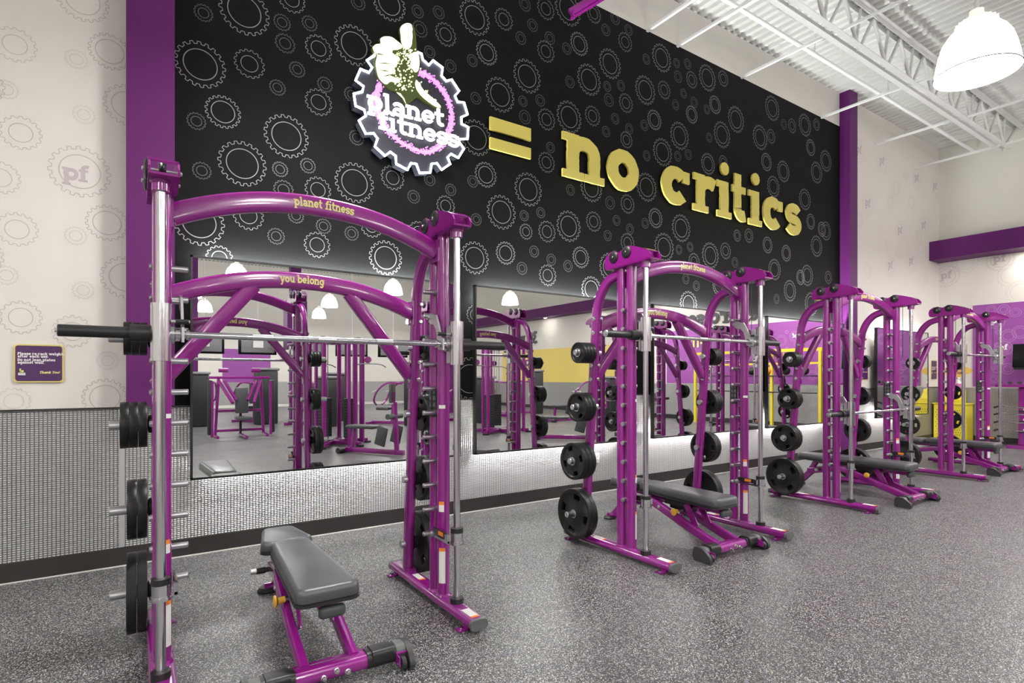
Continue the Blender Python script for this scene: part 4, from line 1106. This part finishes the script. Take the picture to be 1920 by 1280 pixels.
# purple graphic panel with printed gears
t = thing('graphic_panel', 'large purple graphic panel printed with pale gears on the end wall', 'wall panel', (EX - .012, .75, 2.06))
PY0, PY1, PZ0, PZ1 = -2.95, 4.44, 1.19, 2.93
m = MB(); m.box((-.008, 0, 0), (.016, PY1 - PY0, PZ1 - PZ0), M_PPANEL); gl = []
for x, y, r in ((1040,235,45),(1175,235,55),(1305,265,50),(1225,520,70),(1350,480,70),(1215,880,60),(1050,830,55),(1060,990,45),(1240,680,45),(1100,620,25),(1090,900,30),(1120,480,30)):
    q = atx(1680 + x / 5.817, 540 + y / 5.817, EX - .03); gl.append((q[1], q[2], r / 5.817 * depth(q) / F_PX))
random.seed(5); yy = 3.5
for k in range(90):
    y = random.uniform(PY0 + .2, 3.45); z = random.uniform(PZ0 + .15, PZ1 - .15); r = random.choice((.05, .06, .08, .1, .13, .16))
    if all(math.hypot(y - a, z - b) > r + c + .03 for a, b, c in gl): gl.append((y, z, r))
for y, z, r in gl: gear(m, lambda a, b, y=y, z=z: (-.0175, min(max(y - .75 - a, -3.68), 3.68), min(max(z - 2.06 + b, -.865), .865)), r, M_PPLINE, lw=.0075 if r > .1 else .006)
for y, z in ((4.05, 2.55), (3.93, 1.99), (3.2, 2.5), (2.2, 1.6), (1.5, 2.5), (.2, 2.1), (-1.2, 1.6)):
    gear(m, lambda a, b: (-.0175, y - .75 - a, z - 2.06 + b), .15, M_PPLINE, lw=.008)
    text_mb(m, 'pf', lambda u, v: (-.018, y - .75 + .075 - u, z - 2.06 - .03 + v), .085, .32, M_OUT, nv=(-1, 0, 0))
m.build('printed_face', t, smooth=False)
m = MB(); text_mb(m, 'FIT', lambda u, v: (-.03, -1.73 - .75 - u + .32, .28 + v), .20, .30, M_YDECAL, (-.012, 0, 0), slab=False, nv=(-1, 0, 0), gap=.001); m.build('raised_letters', t, smooth=False)
t = thing('wall_lettering', 'black slab-serif wall letters above the purple panel, seen only in the mirrors', 'sign', (EX - .02, -.6, 3.2))
m = MB(); text_mb(m, 'exercise', lambda u, v: (-.02, 1.05 - u, -.16 + v), .36, .30, M_BLKLET, (.02, 0, 0), nv=(-1, 0, 0), gap=.001); m.build('letters', t, smooth=False)
t = thing('wall_lettering', 'black wall letters reading 30 min over the yellow wall, seen only in a mirror', 'sign', (EX - .02, -11.4, 3.1))
m = MB(); text_mb(m, '30 min', lambda u, v: (-.02, 1.1 - u, -.2 + v), .40, .30, M_BLKLET, (.02, 0, 0), nv=(-1, 0, 0), gap=.001); m.build('letters', t, smooth=False)
# television
q = atx(1905, 660, 14.6)
t = thing('television', 'black wall television at the right edge, tilted away from the purple panel', 'television', (14.60, 3.30, 1.82))
m = MB(); m.rbox((0, 0, 0), (.07, .78, .46), .008, M_TV, 2, Matrix.Rotation(.10, 3, 'Y')); m.build('screen', t)
m = MB(); m.box((.17, 0, -.02), (.34, .10, .10), M_DARK); m.box((.33, 0, -.02), (.014, .22, .30), M_DARK); m.box((.02, .20, -.11), (.06, .36, .34), M_DARK); m.build('wall_bracket', t, smooth=False)
# accessory rack with chrome cable bars
t = thing('accessory_rack', 'purple accessory rack hung with chrome cable bars under the television', 'rack', (14.28, 3.42, 0))
m = MB(); m.rbox((.22, -.05, .62), (.20, .40, 1.15), .03, M_PURPLE); m.box((.20, -.05, .03), (.7, .62, .06), M_PURPLE)
for z in (.32, .52, .72): m.box((.108, -.02, z), (.012, .30, .03), M_SHROUD); m.lathe((.10, .03, z + .04), (-1, 0, 0), [(.022, 0), (.03, 0), (.03, .006), (.022, .006), (.022, 0)], M_OUT, 14)
m.build('cabinet', t, smooth=False)
m = MB(); m.box((.2, .0, 1.22), (.34, .95, .05), M_PURPLE); m.build('top_tray', t, smooth=False)
for k, z in enumerate((.34, .50, .66, .80)):
    m = MB(); m.tube(smooth_path([(.05, .50, z - .02), (.04, .36, z + .03), (.04, .20, z), (.04, -.2, z), (.04, -.40, z - .03), (.06, -.55, z - .06)], 5), .013, M_CHROME, 10)
    m.cyl((.05, .50, z - .02), (.043, .40, z + .017), .018, M_DARK, n=10); o = m.build('cable_bar')
    o.location = (14.28, 3.42, 0); tag(o, 'chrome curved cable bar on the purple accessory rack, %s from the bottom' % ordinal(k), 'cable bar', 'chrome cable bars')
for k in range(6):
    t2 = thing('dumbbell', 'small black hand weight on the tray above the accessory rack, %s from the wall end' % ordinal(k), 'dumbbell', (14.45, 3.85 - k * .15, 1.279), .3, 'hand weights on the tray')
    m = MB(); m.cyl((-.05, 0, 0), (.05, 0, 0), .012, M_CHROME, n=10); m.build('grip', t2)
    for s in (-1, 1): m = MB(); m.cyl((s * .05, 0, 0), (s * .10, 0, 0), .033, M_RUB, n=6); m.build('weight_head', t2)

# yellow functional frame on the end wall, seen in the mirrors
t = thing('functional_frame', 'yellow functional training frame before the purple panel, seen in the mirrors', 'exercise frame', (14.0, .6, 0))
for y in (-1.9, -.6, .6, 1.9):
    m = MB(); m.box((.35, y, 1.05), (.07, .07, 2.1), M_YBIN); m.build('post', t, smooth=False)
m = MB(); m.box((.35, 0, 2.1), (.06, 3.9, .08), M_YBIN); m.box((.35, 0, 1.75), (.05, 3.9, .05), M_YBIN); m.build('top_rail', t, smooth=False)
m = MB(); m.box((.35, 0, 1.42), (.10, 3.6, .03), M_SHROUD); m.box((.35, 0, .98), (.10, 3.6, .03), M_SHROUD); m.build('shelf', t, smooth=False)
m = MB(); m.cyl((.32, .95, 2.05), (.32, .95, 1.3), .015, M_YBIN, n=8); m.lathe((.32, .95, 1.05), (0, 0, 1), [(0, 0), (.03, .05), (.06, .2), (.03, .35), (0, .38)], M_DARK, 12); m.build('hanging_strap', t)
for k in range(7):
    o = MB(); o.lathe((0, 0, 0), (0, 0, 1), [(.11 * math.sin(PI * i / 10), -.11 * math.cos(PI * i / 10)) for i in range(11)], (M_RUB, M_PINK, M_OUT, M_RUB, M_ORANGE, M_DARK, M_SHROUD)[k], 18)
    o = o.build('medicine_ball'); o.location = (14.35, -.9 + k * .5, 1.555); tag(o, ('black', 'pink', 'white', 'second black', 'orange', 'dull black', 'grey-black')[k] + ' ball on the shelf of the yellow training frame', 'ball', 'balls on the yellow frame')

# ================================================================== MACHINES BEHIND THE CAMERA (seen in the mirrors)
def bar(m, a, b, mt=M_PURPLE, sz=(.06, .06), r=.012, up=(0, 0, 1)):
    a = V(a); b = V(b); u = V(up)
    if abs((b - a).normalized().dot(u)) > .95: u = V((0, 1, 0))
    m.sweep([a, b], rrect(sz[0], sz[1], r, 2), u, mt)
def press_frame(x, y, rz, label):
    t = thing('press_machine', label, 'weight machine', (x, y, 0), rz, 'machines behind the camera')
    m = MB()
    for s in (-1, 1):
        bar(m, (s * .52, .0, .02), (s * .45, .0, 1.38)); bar(m, (s * .52, -.5, .03), (s * .52, .1, .03)); bar(m, (s * .62, -.35, .03), (s * .62, -.35, 1.3))
        bar(m, (s * .34, -.1, 1.3), (s * .12, -.35, .85)); bar(m, (s * .45, 0, 1.3), (s * .22, -.55, .80))
    bar(m, (-.66, 0, 1.38), (.66, 0, 1.38)); bar(m, (-.5, 0, .60), (.5, 0, .60)); bar(m, (-.5, 0, .14), (.5, 0, .14)); bar(m, (0, -1.0, .05), (0, .0, .05))
    m.build('frame', t)
    for s in (-1, 1):
        m = MB(); m.rbox((s * .66, -.30, .70), (.10, .16, 1.25), .03, M_SHROUD); m.build('upright_shroud', t)
        m = MB(); m.cyl((s * .45, .03, 1.55), (s * .25, .03, 1.55), .05, M_PURPLE, n=12); m.build('pulley_cap', t)
    m = MB(); m.rbox((0, -.55, .45), (.32, .42, .08), .025, M_VINYL); m.build('seat', t)
    m = MB(); m.rbox((0, -.28, .85), (.28, .08, .60), .025, M_VINYL); m.build('backrest', t)
    m = MB(); m.box((0, -.1, .35), (.05, .05, .55), M_DARK); m.build('seat_post', t)
    return t
def cable_station(x, y, rz, label):
    t = thing('cable_station', label, 'weight machine', (x, y, 0), rz, 'machines behind the camera')
    m = MB()
    for a in range(6):
        q = a * PI / 3; r = .62; m.cyl((r * math.cos(q), r * math.sin(q), .03), (r * math.cos(q), r * math.sin(q), 2.12), .045, M_PURPLE, n=14)
        m.cyl((r * math.cos(q + .25), r * math.sin(q + .25), .03), (r * math.cos(q + .25), r * math.sin(q + .25), 2.12), .032, M_PURPLE, n=12)
        bar(m, (0, 0, 2.10), (r * 1.15 * math.cos(q), r * 1.15 * math.sin(q), 2.14), sz=(.09, .09)); bar(m, (0, 0, .06), (r * 1.2 * math.cos(q), r * 1.2 * math.sin(q), .06), sz=(.08, .08))
        m.cyl((r * 1.2 * math.cos(q), r * 1.2 * math.sin(q), .0), (r * 1.2 * math.cos(q), r * 1.2 * math.sin(q), .04), .08, M_DARK, n=12)
    m.build('frame', t)
    for a in range(3):
        q = a * 2 * PI / 3 + .4; c = V((.36 * math.cos(q), .36 * math.sin(q), 0))
        m = MB(); m.box(c + V((0, 0, .55)), (.24, .20, .80), M_SHROUD, Matrix.Rotation(q, 3, 'Z'))
        for k in range(12): m.box(c + V((0, 0, .2 + k * .06)), (.245, .205, .006), M_GREYCAP, Matrix.Rotation(q, 3, 'Z'))
        m.build('weight_stack', t, smooth=False)
        m = MB()
        for d in (-.06, .06): m.cyl(c + V((d, 0, .9)), c + V((d, 0, 2.1)), .010, M_CHROME, n=8)
        m.cyl(c + V((0, .03, .9)), c + V((0, .03, 2.1)), .004, M_DARK, n=6); m.build('guide_rod', t)
        m = MB(); e = V((.72 * math.cos(q), .72 * math.sin(q), 0)); m.lathe(e + V((0, 0, 1.75)), (0, 1, .2), [(.0, -.02), (.07, -.02), (.06, 0), (.07, .02), (0, .02)], M_PURPLE, 18)
        m.tube(smooth_path([e + V((-.35, .1, 1.60)), e + V((-.2, .1, 1.66)), e + V((.2, .1, 1.66)), e + V((.35, .1, 1.60))], 5), .013, M_CHROME, 8); m.cyl(e + V((0, .1, 1.66)), e + V((0, 0, 1.75)), .005, M_DARK, n=6); m.build('pull_bar', t)
    return t
def row_bench(x, y, rz, label):
    t = thing('pulldown_bench', label, 'bench', (x, y, 0), rz, 'machines behind the camera')
    m = MB(); bar(m, (0, -.7, .06), (0, .6, .06), sz=(.09, .07)); bar(m, (0, .45, .06), (0, .40, .46), sz=(.07, .07)); bar(m, (-.16, .6, .05), (.16, .6, .05), sz=(.08, .08)); bar(m, (0, -.55, .06), (0, -.5, .95), sz=(.07, .07)); m.build('frame', t)
    for s in (-1, 1):
        m = MB(); m.cyl((s * .08, .6, .05), (s * .22, .6, .05), .055, M_DARK, n=14); m.build('end_roller', t)
        m = MB(); m.rbox((s * .22, -.38, .36), (.035, .22, .34), .016, M_GRNPAD, 2, Matrix.Rotation(.25, 3, 'X')); m.build('foot_plate', t)
    m = MB(); m.rbox((0, .20, .49), (.27, .62, .06), .022, M_GRNPAD); m.build('seat', t)
    m = MB(); m.cyl((-.2, -.5, .70), (.2, -.5, .70), .05, M_GRNPAD, n=14); m.cyl((-.24, -.5, .92), (.24, -.5, .92), .016, M_CHROME, n=10); m.build('knee_roller', t)
    return t
def selector_machine(x, y, rz, label, tall=1.5):
    t = thing('selector_machine', label, 'weight machine', (x, y, 0), rz, 'machines behind the camera')
    m = MB(); m.rbox((0, -.55, tall / 2), (.62, .32, tall), .05, M_SHROUD, 3); m.box((0, -.385, tall * .55), (.40, .012, tall * .62), M_PURPLE); m.box((.08, -.376, tall * .5), (.05, .012, .45), M_YBIN); m.build('tower', t)
    m = MB(); m.rbox((0, -.55, tall + .03), (.68, .38, .08), .03, M_TVB, 3); m.build('tower_cap', t)
    m = MB(); bar(m, (0, -.5, .06), (0, .75, .06), sz=(.09, .07)); bar(m, (-.34, .75, .05), (.34, .75, .05), sz=(.08, .07)); bar(m, (0, .1, .06), (0, .05, .95), sz=(.08, .08))
    for s in (-1, 1):
        m.sweep(smooth_path([(s * .30, -.35, 1.20), (s * .42, .05, 1.22), (s * .44, .35, 1.0), (s * .40, .48, .72), (s * .18, .52, .58)], 4), rrect(.05, .05, .016, 2), (1, 0, 0), M_PURPLE)
    m.build('frame', t)
    m = MB(); m.rbox((0, .35, .47), (.34, .40, .09), .03, M_VINYL); m.build('seat', t)
    m = MB(); m.rbox((0, .10, .90), (.30, .09, .60), .03, M_VINYL); m.build('backrest', t)
    for s in (-1, 1): m = MB(); m.cyl((s * .44, .32, 1.02), (s * .44, .52, .94), .022, M_ALU, n=10); m.build('handle', t)
    return t
press_frame(2.05, -4.75, PI, 'purple press frame with two dark upright shrouds, mirrored behind the nearest rack')
cable_station(3.35, -1.75, 0, 'large purple cable station with chrome pull bars, mirrored behind the nearest rack')
cable_station(7.6, -2.0, .5, 'purple cable station mirrored in the second mirror from the left')
row_bench(3.55, .05, 2.6, 'low bench with grey-green pads beside the cable station, mirrored behind the nearest rack')
row_bench(7.9, .2, 2.3, 'low bench with grey-green pads mirrored in the second mirror from the left')
row_bench(11.2, -3.8, 1.5, 'low bench in front of the yellow wall, mirrored behind the second rack')
for i, (x, y, rz) in enumerate(((.6, -6.6, 2.9), (1.5, -8.6, 3.3), (3.0, -8.4, 2.8), (4.2, -6.5, 2.6), (5.2, -8.4, 3.1), (6.3, -5.6, 2.4), (8.6, -5.2, 2.7), (10.4, -6.6, 2.2), (12.2, -7.5, 1.9), (13.2, -4.6, 1.7))):
    selector_machine(x, y, rz, 'purple and black selector machine seen only in the mirrors, %s from the left' % ('first', 'second', 'third', 'fourth', 'fifth', 'sixth', 'seventh', 'eighth', 'ninth', 'tenth')[i], 1.35 + .12 * (i % 3))
for i, x in enumerate((-.5, 2.5, 8.2)):
    m = MB(); m.box((0, 0, CZ / 2), (.32, .32, CZ), M_PCOL); m.box((0, 0, 3.1), (.62, .62, 1.6), M_PCOL) if i == 1 else None
    o = m.build('column_%s' % ('rear', 'middle', 'far')[i], smooth=False); o.location = (x + 1.9, -9.6, 0); o['kind'] = 'structure'
for i in range(7):
    t = thing('hanging_television', 'dark television hung from the roof behind the camera, %s from the left' % ordinal(i), 'television', (.2 + i * 1.55, -9.9, 2.45), 0, 'televisions hung from the roof')
    m = MB(); m.rbox((0, 0, 0), (1.15, .08, .66), .015, M_TV); m.build('screen', t)
    m = MB(); m.rbox((0, .055, -.02), (1.0, .06, .5), .02, M_TVB); m.box((0, .10, 0), (.3, .05, .22), M_OUT); m.build('back_cover', t)
    m = MB(); m.cyl((0, .06, .3), (0, .06, CZ - 2.45), .012, M_CORD, n=8); m.build('ceiling_pole', t)
